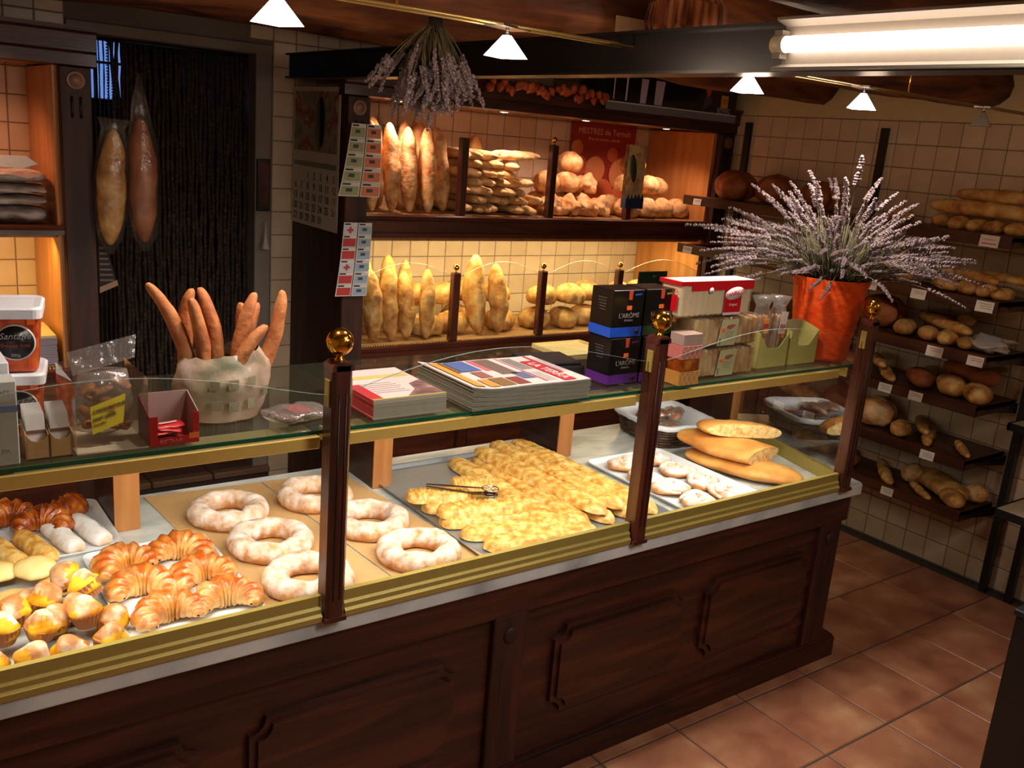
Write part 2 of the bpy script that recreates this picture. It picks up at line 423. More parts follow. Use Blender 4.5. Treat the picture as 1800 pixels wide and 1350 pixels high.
# ceiling beams: old round timbers, irregular
def log(x0, x1, ya, yb, z, r, seed, zz=0):
    n = 30; mb = MB(); vs = []; K = 14
    pts = []; rad = []
    for i in range(n + 1):
        t = i / n; x = x0 + (x1 - x0) * t
        w = noise.noise(Vector((t * 3, seed, 0))) * .07
        pts.append((x, ya + (yb - ya) * t + w, z + zz * t + noise.noise(Vector((t * 4, seed + 5, 0))) * .03))
        rad.append(r * (1 + .25 * noise.noise(Vector((t * 5, seed + 9, 3)))))
    mb.tube(pts, rad, K)
    for k, v in enumerate(mb.v):
        d = noise.noise(Vector((v[0] * 3, v[1] * 9, v[2] * 9 + seed))) * .02
        mb.v[k] = (v[0], v[1] + d, v[2] + d)
    return mb
LOGS = [(-1.25, 4.60, 1.46, 1.52, 2.47, .13, 1, 'rough round ceiling beam nearest the counter front, lit orange by the tube'),
        (-1.25, 4.60, .92, .98, 2.50, .13, 2, 'rough ceiling beam nearest the viewer, crossing the upper right corner'),
        (-1.25, 4.60, 2.42, 2.50, 2.45, .12, 3, 'dark rough ceiling beam above the pendant lamps, ending over the bread rack'),
        (-1.25, 4.60, 2.95, 3.45, 2.46, .13, 4, 'dark rough ceiling beam slanting over the hanging lavender bunch'),
        (-1.25, 4.60, 3.95, 4.10, 2.50, .12, 6, 'dark rough ceiling beam furthest back, over the wall cabinets')]
for (x0, x1, ya, yb, z, r, sd, lb) in LOGS:
    o = log(x0, x1, ya, yb, z, r, sd).build('ceiling_beam', LOG); tag(o, lb, 'beam', 'rough timber beams under the ceiling')
# lintel board along the back wall over the doorway
tag(MB().cbox(XL + .01, 2.0, YB - .10, YB - .01, 2.44, 2.6, .01).build('lintel_board', wood('lintel_wood', '20110b', '3a2015', '55321f', 0)),
    'long dark wooden board under the ceiling above the doorway', 'beam')

# black steel beam with the fluorescent fitting, running from the back wall towards the viewer
sb = thing('steel_beam', 'black steel ceiling beam running from the doorway corner to the upper right', 'beam', (1.8, 0, 2.2))
mb = MB(); mb.box(0.02, .05, -1.6, 4.38, .006, .106); mb.build('web', BLACK, sb)
mb = MB(); mb.box(0, .09, -1.6, 4.38, 0, .008); mb.box(0, .09, -1.6, 4.38, .104, .112); mb.build('flange', BLACK, sb)
ft = thing('fluorescent_fitting', 'long fluorescent lamp fitting with lit white tube on the black beam', 'lamp', (1.8, 1.455, 2.255))
REFL = plain('beige_enamel', '6e6252', .55)
mb = MB(); mb.prism([(-.002, -.052), (-.055, -.056), (-.055, -.050), (-.02, -.040), (-.02, .040), (-.055, .050), (-.055, .056), (-.002, .052)], -3.0, .0, 'xz')
for i, v in enumerate(mb.v): mb.v[i] = (v[0], v[1], v[2])
mb.build('reflector', REFL, ft)
mb = MB(); mb.tube([(-.038, -.02, 0), (-.038, -2.9, 0)], .0175, 16); mb.build('tube', TUBE, ft)
for a_, b_ in ((.012, -.02), (-2.9, -2.93)): MB().tube([(-.038, a_, 0), (-.038, b_, 0)], .019, 16).build('end_cap', plain('ivory_cap', 'b8aa8a', .4), ft)
mb = MB(); mb.box(-.045, -.02, -.012, .01, -.03, .03); mb.build('socket', REFL, ft)

# cable track with halogen pendants
tr = thing('lamp_track', 'thin brassy cable track carrying the halogen pendants across the room', 'track', (0, 2.0, 2.275))
mb = MB(); mb.tube([(-1.25, 0, .0), (4.60, 0, .0)], .0035, 6); mb.tube([(-1.25, .05, 0), (4.60, .05, 0)], .0035, 6); mb.build('wire', plain('pale_brass_wire', 'b59a5c', .3, .9), tr)
for x in (-1.2, 1.1, 3.2, 4.55):
    MB().tube([(x, .025, 0), (x, .025, .15)], .004, 6).build('hanger', BRASS, tr)
CHROME = plain('brushed_steel', 'b9b4aa', .25, 1)
GREYG = plain('frosted_unlit_glass', '8a8078', .3)
PL = ['lit pyramid pendant lamp furthest left, cut by the top edge of the picture', 'lit pyramid pendant lamp right of the hanging lavender bunch',
      'lit pyramid pendant lamp just under the black beam', 'lit pyramid pendant lamp above the potted lavender', 'small unlit pyramid pendant lamp at the far right end of the track']
for i, (x, y) in enumerate(PENDANTS):
    t = thing('pendant_lamp', PL[i], 'lamp', (x, y + .025, 2.275), (0, 0, R(20)), 'halogen pendants on the cable track')
    mb = MB(); mb.box(-.06, .06, -.03, .03, -.006, .0); mb.build('clamp', CHROME, t)
    mb = MB(); mb.tube([(0, 0, 0), (0, 0, -.02)], .004, 8); mb.lathe([(.007, -.030), (.007, -.018), (.004, -.014)], n=12); mb.build('socket', CHROME, t)
    s = .040 if i < 4 else .036
    mb = MB(); a = [(-.008, -.008, -.022), (.008, -.008, -.022), (.008, .008, -.022), (-.008, .008, -.022)]
    b = [(-s, -s, -.074), (s, -s, -.074), (s, s, -.074), (-s, s, -.074)]
    ai = [(p[0] * .8, p[1] * .8, p[2] - .004) for p in a]; bi = [(p[0] * .93, p[1] * .93, p[2]) for p in b]
    mb.add(a + b + ai + bi, [(i_, (i_ + 1) % 4, (i_ + 1) % 4 + 4, i_ + 4) for i_ in range(4)] + [(i_ + 8, i_ + 12, (i_ + 1) % 4 + 12, (i_ + 1) % 4 + 8) for i_ in range(4)]
           + [(i_ + 4, (i_ + 1) % 4 + 4, (i_ + 1) % 4 + 12, i_ + 12) for i_ in range(4)] + [(0, 3, 2, 1), (8, 9, 10, 11)])
    mb.build('shade', WHITEG if i < 4 else GREYG, t)
    mb = MB(); mb.ball((0, 0, -.060), .010, 10, 6); mb.build('bulb', WHITEG if i < 4 else GREYG, t)

tag(MB().cbox(2.03, 2.56, 2.315, 2.325, 2.27, 2.40, .001).build('pale_board', plain('pale_cream_board', 'c8a882', .8)), 'pale cream board behind the striped basket, just above the black beam', 'board')
# round striped wooden disc and pale board behind it, up near the ceiling behind the beam
bk = thing('striped_basket', 'round brown striped basket tucked up under the ceiling behind the black beam', 'basket', (2.20, 2.19, 2.40))
mb = MB(); mb.lathe([(.001, -.13), (.05, -.12), (.10, -.08), (.125, -.02), (.12, .04), (.08, .09), (.001, .1)], n=28); mb.build('body', noisy('striped_wicker', [(.35, '4a1d14'), (.5, '8a4a2c'), (.62, 'b87a4c')], 6, 2, .6, .3, stretch=(9, 9, .3), rnd=False), bk)
mb = MB()
for k in range(14):
    a = k * math.pi / 14
    mb.tube([(.126 * math.cos(a) * math.sin(p), .126 * math.sin(a) * math.sin(p), -.005 + .128 * -math.cos(p)) for p in [i * math.pi / 8 - math.pi / 2 + math.pi / 2 for i in range(9)]], .004, 4)
mb.build('rib', plain('dark_cane', '3a1610', .5), bk)

# ================================================================== display counter
CF, CB_ = 1.99, 2.93      # carcass front and back
dc = thing('display_counter', 'long dark panelled wooden counter with plinth under the marble top', 'counter', (1.0, 2.4, 0))
dc_off = Vector((1.0, 2.4, 0))
def dcp(mb, name, m): mb.xf(Matrix.Translation(-dc_off)); return mb.build(name, m, dc)
mb = MB(); mb.prism([(-1.25, CF), (3.20, CF), (3.33, CB_), (-1.25, CB_)], .0, .742, 'xy'); dcp(mb, 'body', DW)
mb = MB(); mb.prism([(-1.25, CF - .022), (3.285, CF - .022), (3.42, CB_), (-1.25, CB_)], .0, .085, 'xy')
mb.prism([(-1.25, CF - .018), (3.275, CF - .018), (3.41, CB_), (-1.25, CB_)], .085, .098, 'xy'); dcp(mb, 'plinth', DW)
mb = MB(); mb.cbox(-1.25, 3.215, CF - .024, CF + .004, .632, .742, .003); dcp(mb, 'top_rail', DW)
def notched(x0, x1, z0, z1, r=.045, n=5):
    pts = []
    for cx, cz, a0 in ((x0, z0, 90), (x1, z0, 180), (x1, z1, 270), (x0, z1, 360)):
        for k in range(n + 1):
            a = R(a0 - 90 * k / n)
            pts.append((cx + r * math.cos(a), cz + r * math.sin(a)))
    return pts
for (x0, x1) in ((-.62, -.06), (.02, .62), (.745, 1.36), (1.735, 2.315), (2.425, 3.015)):
    mb = MB(); mb.prism(notched(x0, x1, .225, .535), CF - .016, CF + .002, 'xz')
    mb.prism(notched(x0 + .02, x1 - .02, .245, .515, .04), CF - .026, CF - .010, 'xz'); dcp(mb, 'raised_panel', DW)
for x in (-.98, .66, 1.49, 3.06):
    w = .13 if x > 3 else .12
    if x == .66: continue
    mb = MB(); mb.cbox(x, x + w, CF - .02, CF + .002, .098, .632, .004)
    mb.box(x + .035, x + .04, CF - .021, CF - .015, .2, .47); dcp(mb, 'pilaster', DWZ)
    mb = MB(); mb.lathe([(.001, -.008), (.022, -.008), (.026, -.002), (.026, .004)], (x + w / 2, CF - .02, .565), 20, axis='y'); dcp(mb, 'roundel', DWZ)

mt = MB(); mt.prism([(-1.28, 1.944), (3.245, 1.944), (3.262, 1.96), (3.40, 2.955), (-1.28, 2.955)], .7435, .789, 'xy')
bm = bmesh.new(); 
mtm = mt.build('marble_countertop', MARBLE); tag(mtm, 'grey veined white marble slab topping the display counter', 'countertop')
bv = mtm.modifiers.new('b', 'BEVEL'); bv.width = .006; bv.segments = 3

# posts with brass balls
def post(x, lb):
    t = thing('counter_post', lb, 'post', (x, 1.95, .789), (0, 0, 0), 'ball-topped posts along the display glass')
    mb = MB(); w = .026
    pts = [(-w, -w + .008), (-w + .008, -w), (w - .008, -w), (w, -w + .008), (w, w), (-w, w)]
    mb.prism(pts, 0, .668, 'xy'); mb.build('shaft', REDW, t)
    MB().box(-w - .003, w + .003, -w - .003, w + .003, 0, .012).build('foot', REDW, t)
    mb = MB(); mb.prism([(-w - .002, .655), (w + .002, .655), (w + .002, .668), (w - .01, .676), (-w + .01, .676), (-w - .002, .668)], -w, w, 'xz'); mb.build('cap', REDW, t)
    mb = MB()
    for a in (-.009, .009): mb.tube([(a, -w - .0005, .06), (a, -w - .0005, .60)], .0018, 6)
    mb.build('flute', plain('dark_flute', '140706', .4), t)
    mb = MB(); mb.lathe([(.012, .674), (.012, .680), (.008, .684), (.008, .692)], n=16); mb.ball((0, 0, .722), .033, 24, 16); mb.build('brass_ball', BRASS, t)
    for sx in (-1, 1): MB().cbox(sx * .0285 - .0025, sx * .0285 + .0025, -.012, .012, .565, .632, .001).build('glass_clip', BRASSM, t)
post(-.115, 'dark wooden post with brass ball outside the left edge of the view')
post(.948, 'dark wooden post with brass ball between bread sticks and magazines')
post(2.005, 'dark wooden post with brass ball beside the black coffee boxes')
post(3.105, 'dark wooden post with brass ball at the right end, beside the orange pot')

# front panes with curved tops
def arch_pane(name, x0, x1, y, z0, zs, zp, lb, mats=(GLASS, GLASSE), peak=.42, th=.006, channel=True):
    t = thing(name, lb, 'glass pane', ((x0 + x1) / 2, y, z0), (0, 0, 0), 'curved-top glass panes of the display')
    n = 28; top = []
    for k in range(n + 1):
        u = k / n; a = math.sin(math.pi * u ** (math.log(.5) / math.log(peak)))
        top.append((x0 + (x1 - x0) * u - (x0 + x1) / 2, zs + (zp - zs) * a ** 1.15 - z0))
    mb = MB(); f = [(p[0], -th / 2, p[1]) for p in top]; b = [(p[0], th / 2, p[1]) for p in top]
    f0 = [(p[0], -th / 2, 0) for p in top]; b0 = [(p[0], th / 2, 0) for p in top]; N = n + 1
    mb.add(f + f0, [(i, i + N, i + N + 1, i + 1) for i in range(n)], 0)
    mb.build('glass', [mats[0]], t)
    mb = MB(); mb.add(f + b, [(i, i + 1, i + N + 1, i + N) for i in range(n)], 0); mb.build('polished_edge', mats[1], t)
    if channel:
        w = (x1 - x0) / 2
        mb = MB(); mb.prism([(-.016, 0), (.012, 0), (.012, .068), (-.004, .068), (-.004, .040), (-.011, .034), (-.011, .022), (-.018, .016)], -w, w, 'yz')
        mb.build('gold_channel', BRASSM, t)
    return t
EDGE = sheet('bright_glass_edge', (.25, .33, .30), 1.2, .15, .35, '9fb0a8')
arch_pane('display_glass', -.085, .917, 1.952, .790, 1.383, 1.462, 'clear curved-top glass pane in front of the croissant tray', (GLASS, EDGE), .50)
arch_pane('display_glass', .980, 1.974, 1.952, .790, 1.386, 1.464, 'clear curved-top glass pane in front of the flat coca breads', (GLASS, EDGE), .46)
arch_pane('display_glass', 2.036, 3.074, 1.952, .790, 1.382, 1.455, 'clear curved-top glass pane in front of the sugared pastries', (GLASS, EDGE), .5)
# angled end pane
ep = thing('display_end_glass', 'angled glass pane closing the right end of the pastry display', 'glass pane', (3.125, 1.985, .790), (0, 0, R(90 - 15)))
L_ = .92
mb = MB(); mb.quad((0, 0, .05), (L_, 0, .05), (L_, 0, .46), (0, 0, .46)); mb.build('glass', GLASS, ep)
mb = MB(); mb.prism([(-.012, 0), (.012, 0), (.012, .05), (-.012, .05)], 0, L_, 'yz'); mb.build('gold_channel', BRASSM, ep)
mb = MB(); mb.box(-.004, .010, -.008, .008, .05, .46); mb.build('edge_strip', BRASSM, ep)

# glass shelf, strip-light fittings and wooden blocks
gs = thing('glass_shelf', 'long greenish glass shelf carrying packaged goods above the pastries', 'shelf', (1.0, 2.3, 1.275))
mb = MB(); mb.quad((-2.2, -.315, .0095), (2.13, -.315, .0095), (2.22, .30, .0095), (-2.2, .30, .0095)); mb.build('glass', sheet('shelf_glass', (.78, .84, .79), .25, .03, .06, '8a8a70'), gs)
mb = MB(); mb.box(-2.2, 2.13, -.317, -.314, 0, .0098); mb.build('polished_edge', GLASSE, gs)
mb = MB()
for x in (-.05, 1.005, 2.05):
    mb.box(x - .003, x + .003, -.325, -.25, -.035, -.001)
mb.build('bracket', BRASSM, gs)
GOLD = plain('gold_trim', 'd9b25c', .45, .1)
for nm, a, b, lb in ((0, -.6, .921, 'gold-edged strip lamp under the glass shelf above the croissants'),
                     (1, .975, 1.978, 'gold-edged strip lamp under the glass shelf above the coca breads'),
                     (2, 2.032, 3.02, 'gold-edged strip lamp under the glass shelf above the sugared pastries')):
    t = thing('strip_lamp', lb, 'lamp', ((a + b) / 2, 1.99, 1.236), (0, 0, 0), 'strip lamps under the glass shelf')
    w = (b - a) / 2
    mb = MB(); mb.box(-w, w, .004, .10, .006, .030); mb.build('housing', plain('tan_enamel', '8c7a50', .5), t)
    mb = MB(); mb.cbox(-w, w, -.004, .004, .0, .032, .002); mb.build('gold_trim', GOLD, t)
    mb = MB(); mb.box(-w + .03, w - .03, .03, .085, -.002, .006); mb.build('diffuser', STRIP, t)
for x, lb in ((.637, 'orange-brown wooden block behind the croissant tray'), (1.485, 'orange-brown wooden block behind the sugared rings'),
              (2.305, 'orange-brown wooden block behind the coca breads'), (3.33, 'orange-brown wooden block at the right end behind the basket')):
    o = MB().cbox(-.036, .036, -.13, .13, 0, .27, .002).mesh('wooden_block', BLOCKW)
    b = thing('wooden_block', lb, 'block', (x, 2.82, .7895), group='wooden blocks on the marble')
    MB().cbox(-.0345, .0345, -.128, .13, 0, .27, .001).build('core', DWY, b)
    MB().box(-.036, .036, -.133, -.128, 0, .27).build('front_edge', BLOCKW, b)

# ================================================================== wall cabinets
def knob_post(parent, x, y, z, h, knob=True):
    d = MB().cbox(-.022, .022, -.02, .02, 0, h, .004).build('divider_post', REDW, parent, (x, y, z))
    if knob:
        mb = MB(); mb.lathe([(.006, h), (.006, h + .012)], n=10); mb.ball((0, 0, h + .027), .017, 16, 10); mb.build('brass_knob', BRASS, d)
    return d
def cabinet(name, x0, x1, lb, right_pil=True, left_pil=True):
    t = thing(name, lb, 'cabinet', ((x0 + x1) / 2, 4.35, 0), group='dark wall cabinets of bread'); off = Vector(((x0 + x1) / 2, 4.35, 0))
    def p(mb, nm, m): mb.xf(Matrix.Translation(-off)); return mb.build(nm, m, t)
    yf, yb = 4.05, 4.64
    for a, b in ((x0, x0 + .03), (x1 - .03, x1)):
        p(MB().box(a, b, yf + .02, yb, 0, 2.15), 'side_panel', DWZ)
    for a, b in ((x0 + .03, x0 + .034), (x1 - .034, x1 - .03)):
        p(MB().box(a, b, yf + .03, yb, .93, 2.13), 'inner_lining', PINE)
    p(MB().box(x0 + .034, x1 - .034, yf, yb, .0, .80), 'base_carcass', DW)
    nd = max(2, int((x1 - x0) / .58)); w = (x1 - x0 - .2) / nd
    for k in range(nd):
        a = x0 + .1 + k * w
        d = p(MB().cbox(a + .01, a + w - .01, yf - .018, yf, .1, .78, .004), 'door', REDX)
        p(MB().prism(notched(a + .07, a + w - .07, .18, .70, .03), yf - .026, yf - .016, 'xz'), 'raised_panel', REDX)
        mb = MB(); mb.ball((a + w - .045, yf - .03, .5), .012, 10, 6); p(mb, 'brass_knob', BRASS)
    # canopy with crown moulding
    mb = MB(); mb.box(x0, x1, yf + .02, yb, 2.150, 2.17); p(mb, 'canopy_soffit', PINE)
    mb = MB(); mb.prism([(yf - .0, 2.140), (yf - .02, 2.146), (yf - .02, 2.19), (yf - .035, 2.20), (yf - .035, 2.262), (yf - .05, 2.272), (yf - .05, 2.288), (yf + .04, 2.288), (yf + .04, 2.140)], x0 - .02, x1 + (.02 if right_pil else 0), 'yz'); p(mb, 'crown', DW)
    p(MB().box(x0, x1, yf + .04, yb, 2.27, 2.285), 'canopy_top', DW)
    # pilasters with roundels
    for a, on in ((x0, left_pil), (x1 - .115, right_pil)):
        if not on: continue
        mb = MB(); mb.cbox(a, a + .115, yf - .02, yf + .02, .0, 2.14, .004)
        p(mb, 'pilaster', DWZ)
        mb = MB(); mb.lathe([(.001, -.006), (.024, -.007), (.028, -.001), (.031, -.008), (.035, -.002), (.035, .002)], (a + .0575, yf - .02, 2.09), 24, axis='y'); p(mb, 'roundel', wood('lighter_roundel_wood', '5a3a2c', '7a5442', '8d6653', 2))
        mb = MB()
        for s in (-.016, .016): mb.tube([(a + .0575 + s, yf - .0215, 2.03), (a + .0575 + s, yf - .0215, 1.95)], .005, 6)
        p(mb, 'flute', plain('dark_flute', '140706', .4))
    return t, p, yf, yb
WC, wp, yf, yb = cabinet('wall_cabinet', 1.962, 4.596, 'large dark wooden wall cabinet with two lit bread bays behind the counter', right_pil=True)
X0, X1 = 2.075, 4.45
# upper shelf board (top 1.603) with fluted front, lower shelf (top .943)
def shelf(p, x0, x1, zt, front_h, nm='shelf_board'):
    mb = MB(); mb.box(x0, x1, 4.07, 4.64, zt - .03, zt - .004); p(mb, nm, REDX)
    mb = MB(); mb.prism([(4.07, zt - .002), (4.045, zt + .002), (4.038, zt - .006), (4.044, zt - .026), (4.07, zt - .03)], x0, x1, 'yz'); p(mb, 'front_moulding', REDX)
    mb = MB(); mb.box(x0, x1, 4.058, 4.07, zt - front_h, zt - .03); mb.prism([(4.07, zt - front_h), (4.042, zt - front_h - .002), (4.042, zt - front_h + .02), (4.07, zt - front_h + .024)], x0, x1, 'yz'); p(mb, 'fascia', REDX)
shelf(wp, X0 - .08, 4.50, 1.603, .108)
shelf(wp, X0 - .08, 4.50, .943, .10)
p_ = wp(MB().box(1.995, 4.56, 4.10, 4.64, 1.470, 1.488), 'bay_ceiling', PINE)
for xx, s in ((4.47, 1),):
    wp(MB().box(4.452, 4.48, 4.07, 4.64, .943, 2.14), 'inner_panel', PINE)
wp(MB().box(2.05, 2.075, 4.07, 4.64, .943, 2.14), 'inner_panel', DWY)
# slatted mats
CANE = plain('pale_cane', 'c99a62', .6)
def mat_slats(p, x0, x1, z, y0=4.075, y1=4.6, stepv=.014, along='y'):
    mb = MB(); x = x0
    while x < x1:
        dx = .22 * (y1 - y0)
        mb.box(x, x + .007, y0, y1, z, z + .005); x += stepv
    y = y0 + .03
    while y < y1: mb.box(x0, x1, y, y + .004, z + .005, z + .008); y += .13
    tag(p(mb, 'cane_mat', CANE), kind='stuff')
mat_slats(wp, X0 + .01, 4.44, 1.6)
mat_slats(wp, X0 + .01, 4.44, .940)
# dividers: posts with brass knobs, and panes with curved tops
for i, x in enumerate((2.633, 3.212, 3.79)):
    knob_post(WC, x - 3.279, 4.075 - 4.35, 1.604, .39, i != 0)
    knob_post(WC, x - 3.279, 4.075 - 4.35, .944, .365)
DIVG = sheet('thin_clear_pane', (.97, .98, .97), .05)
for a, b in ((2.08, 2.608), (2.657, 3.188), (3.236, 3.766), (3.814, 4.44)):
    n = 16; mb = MB(); tp = [(a + (b - a) * k / n, 4.062, 1.29 + .075 * math.sin(math.pi * k / n)) for k in range(n + 1)]
    bt = [(q[0], q[1], .946) for q in tp]; N = n + 1
    mb.add(tp + bt, [(i, i + 1, i + 1 + N, i + N) for i in range(n)]); wp(mb, 'bay_pane', DIVG)
    mb = MB(); mb.tube(tp, .0010, 4); wp(mb, 'pane_edge', sheet('faint_pane_edge', (.7, .72, .66), .3, .3, .1, 'c8c090'))
for x in DOWN:
    mb = MB(); mb.lathe([(.03, 2.148), (.034, 2.142), (.026, 2.138)], (x, 4.125, 0), 20); d = wp(mb, 'downlight_ring', CHROME)
    mb = MB(); mb.lathe([(.026, 2.1385), (.001, 2.136)], (x, 4.125, 0), 20); wp(mb, 'downlight_lens', DIML)
wp(MB().box(2.15, 4.4, 4.30, 4.36, 1.461, 1.470), 'strip_diffuser', emit('warm_yellow_diffuser', 'ffe08a', 1.5))
# poster on the tiles inside the cabinet
ps = thing('bread_poster', 'orange-red bakery poster with round loaves on the tiles in the upper bay', 'poster', (4.05, 4.632, 1.86))
mb = MB(); mb.box(-.27, .27, -.004, .004, -.24, .29); mb.build('sheet', plain('poster_red', '8e2416', .5), ps)
mb = MB()
for (x, z, r, c) in ((-.20, .02, .075, 0), (-.06, .0, .09, 1), (-.16, -.14, .09, 1), (.02, -.15, .10, 0), (.17, -.02, .11, 1), (.18, -.17, .09, 0), (-.22, .13, .05, 1), (.08, .10, .05, 0)):
    mb.lathe([(r, -.0045), (r * .9, -.008), (.001, -.0095)], (x, 0, z), 20, m=c, axis='y')
mb.build('printed_loaf', [plain('print_orange', 'c0572a', .6), plain('print_pale', 'cf7a48', .6)], ps)
text('MESTRES de Ternuit', .052, plain('print_cream', 'e0a884', .6), ps, (-.0, -.0065, .235), (R(90), 0, 0), align='CENTER')
text('El pa de sempre, cada dia', .026, MATS['print_cream'], ps, (0, -.0065, .19), (R(90), 0, 0), align='CENTER')

LC, lp, _, _ = cabinet('wall_cabinet', -1.22, .868, 'dark wooden wall cabinet with lit tiled bays at the left edge', left_pil=False)
shelf(lp, -1.15, .76, 1.532, .034)
shelf(lp, -1.15, .76, .943, .10)
lp(MB().box(.735, .76, 4.07, 4.64, .943, 2.14), 'inner_panel', PINE)
lp(MB().box(-1.18, .76, 4.10, 4.64, 1.478, 1.495), 'bay_ceiling', PINE)
mat_slats(lp, -1.1, .73, .940)

# black show board on top of the cabinet with grey base strip
sg = thing('show_board', 'black glossy coffee show board with yellow emblem on the cabinet canopy', 'sign', (3.969, 3.975, 2.291), (R(0), 0, 0))
NEARB = plain('near_black_gloss', '101014', .12)
mb = MB(); mb.box(-.52, .52, -.012, .012, -.085, .10); mb.build('board', NEARB, sg)
mb = MB(); mb.box(-.52, .52, -.020, -.012, -.085, -.045); mb.build('base_strip', plain('grey_strip', '6f6f78', .4), sg)
mb = MB(); mb.box(-.52, .52, -.022, -.018, -.046, -.040); mb.build('silver_line', plain('silver_line', 'c8c8d4', .3), sg)
for (x, w, c) in ((-.47, .006, 0), (-.38, .010, 0), (-.27, .045, 1), (-.16, .06, 1)):
    mb = MB(); mb.quad((x, -.0125, -.03 if c == 0 else -.035), (x + w, -.0125, -.03 if c == 0 else -.035), (x + w * 1.2, -.0125, .095), (x, -.0125, .095), c)
    mb.build('printed_glass', [plain('print_white', 'd8d4e0', .3), plain('print_lilac', 'b9a9c4', .3)], sg)
mb = MB(); mb.box(.385, .445, -.0135, -.012, -.005, .065); mb.build('yellow_emblem', plain('emblem_yellow', 'd29a24', .5), sg)
mb = MB()
for k in range(3): mb.box(.395 + k * .017, .402 + k * .017, -.0142, -.0135, .015, .05)
mb.build('emblem_mark', plain('emblem_brown', '8a5d14', .5), sg)
text('ESPRESSO', .026, plain('print_grey', 'a9a6ae', .5), sg, (.415, -.0128, -.016), (R(90), 0, 0), align='CENTER')
text('SELECCION', .022, MATS['print_grey'], sg, (.415, -.0128, -.034), (R(90), 0, 0), align='CENTER')
mb = MB(); mb.prism([(.245, .10), (.30, .10), (.285, .055), (.262, .04)], -.0135, -.012, 'xz', 0); mb.prism([(.25, .045), (.30, .05), (.31, .01), (.27, -.01), (.235, -.04), (.24, .0)], -.0132, -.012, 'xz', 1)
mb.build('printed_cup', [plain('print_orange2', 'c0522e', .5), plain('print_violet', '4b3a58', .5)], sg)

# ================================================================== breads and pastries
CRUST = noisy('floury_crust', [(.28, '9c5a30'), (.42, 'c08048'), (.55, 'd9a468'), (.72, 'eac79a')], 17, 7, .75, .8, 45, dust=.10, dustamt=.05, dustcol='e2c79c')
CRUSTP = noisy('pale_crust', [(.25, 'b98850'), (.45, 'd2a468'), (.65, 'dfbc84'), (.8, 'ead0a0')], 16, 6, .75, .4, 60, dust=.12, dustamt=.1, dustcol='ead6b4')
CRUSTD = noisy('dark_crust', [(.25, '6a3014'), (.45, '8d4822'), (.62, 'a5602f'), (.8, 'b9794a')], 12, 6, .6, .4, 50)
CRUSTM = noisy('mid_crust', [(.28, '8a5226'), (.42, 'ae7438'), (.56, 'c89650'), (.72, 'dcb67c')], 16, 7, .65, .8, 45, dust=.08, dustamt=-.12, dustcol='dcc090')
CUT = noisy('bread_crumb', [(.3, 'b98a48'), (.5, 'dcb878'), (.75, 'ecd29a')], 60, 5, .9, .8, 90)
GOLDEN = noisy('golden_pastry', [(.25, 'cf8430'), (.42, 'e0a04a'), (.6, 'eec07a'), (.8, 'f2d294')], 22, 5, .32, .4, 70, coat=.35, dust=.75, dustamt=.16, dustcol='b0500e', dustscale=30)
DPAST = noisy('dark_glazed_pastry', [(.28, '5a2008'), (.5, '99430f'), (.72, 'c67a2c')], 30, 5, .3, .5, 70, coat=.5)
SUGAR = noisy('sugared_dough', [(.3, 'a8683a'), (.55, 'c89058'), (.8, 'd8b07c')], 20, 5, .8, .5, 80, dust=.38, dustamt=.22, dustcol='efe4dc', dustscale=34)
ENSA = noisy('icing_sugar_pastry', [(.3, 'b07038'), (.7, 'd09858')], 20, 5, .85, .4, 80, dust=.6, dustamt=.08, dustcol='eeedf0', dustscale=30)
COCA = noisy('glazed_coca_dough', [(.3, 'b8742a'), (.45, 'd69c48'), (.6, 'e8c070'), (.8, 'f0d9a0')], 38, 6, .5, .9, 42, coat=.2)
CAKE = noisy('yellow_sponge', [(.3, 'b8660c'), (.44, 'd99410'), (.58, 'ecb81c'), (.85, 'f2cc40')], 16, 5, .6, .4, 60)
CAKETOP = noisy('baked_cake_top', [(.3, 'a8602c'), (.46, 'c4844e'), (.58, 'dcb494'), (.75, 'ece0d8')], 22, 5, .6, .4, 60)
BISC = noisy('pale_yellow_bun', [(.3, 'cfa050'), (.5, 'e6c478'), (.8, 'f2dca0')], 12, 4, .55, .15, 60)
CUPP = plain('brown_paper_cup', '9c6338', .7)
KRAFT = plain('kraft_paper', 'c49a66', .85, bump=.1)

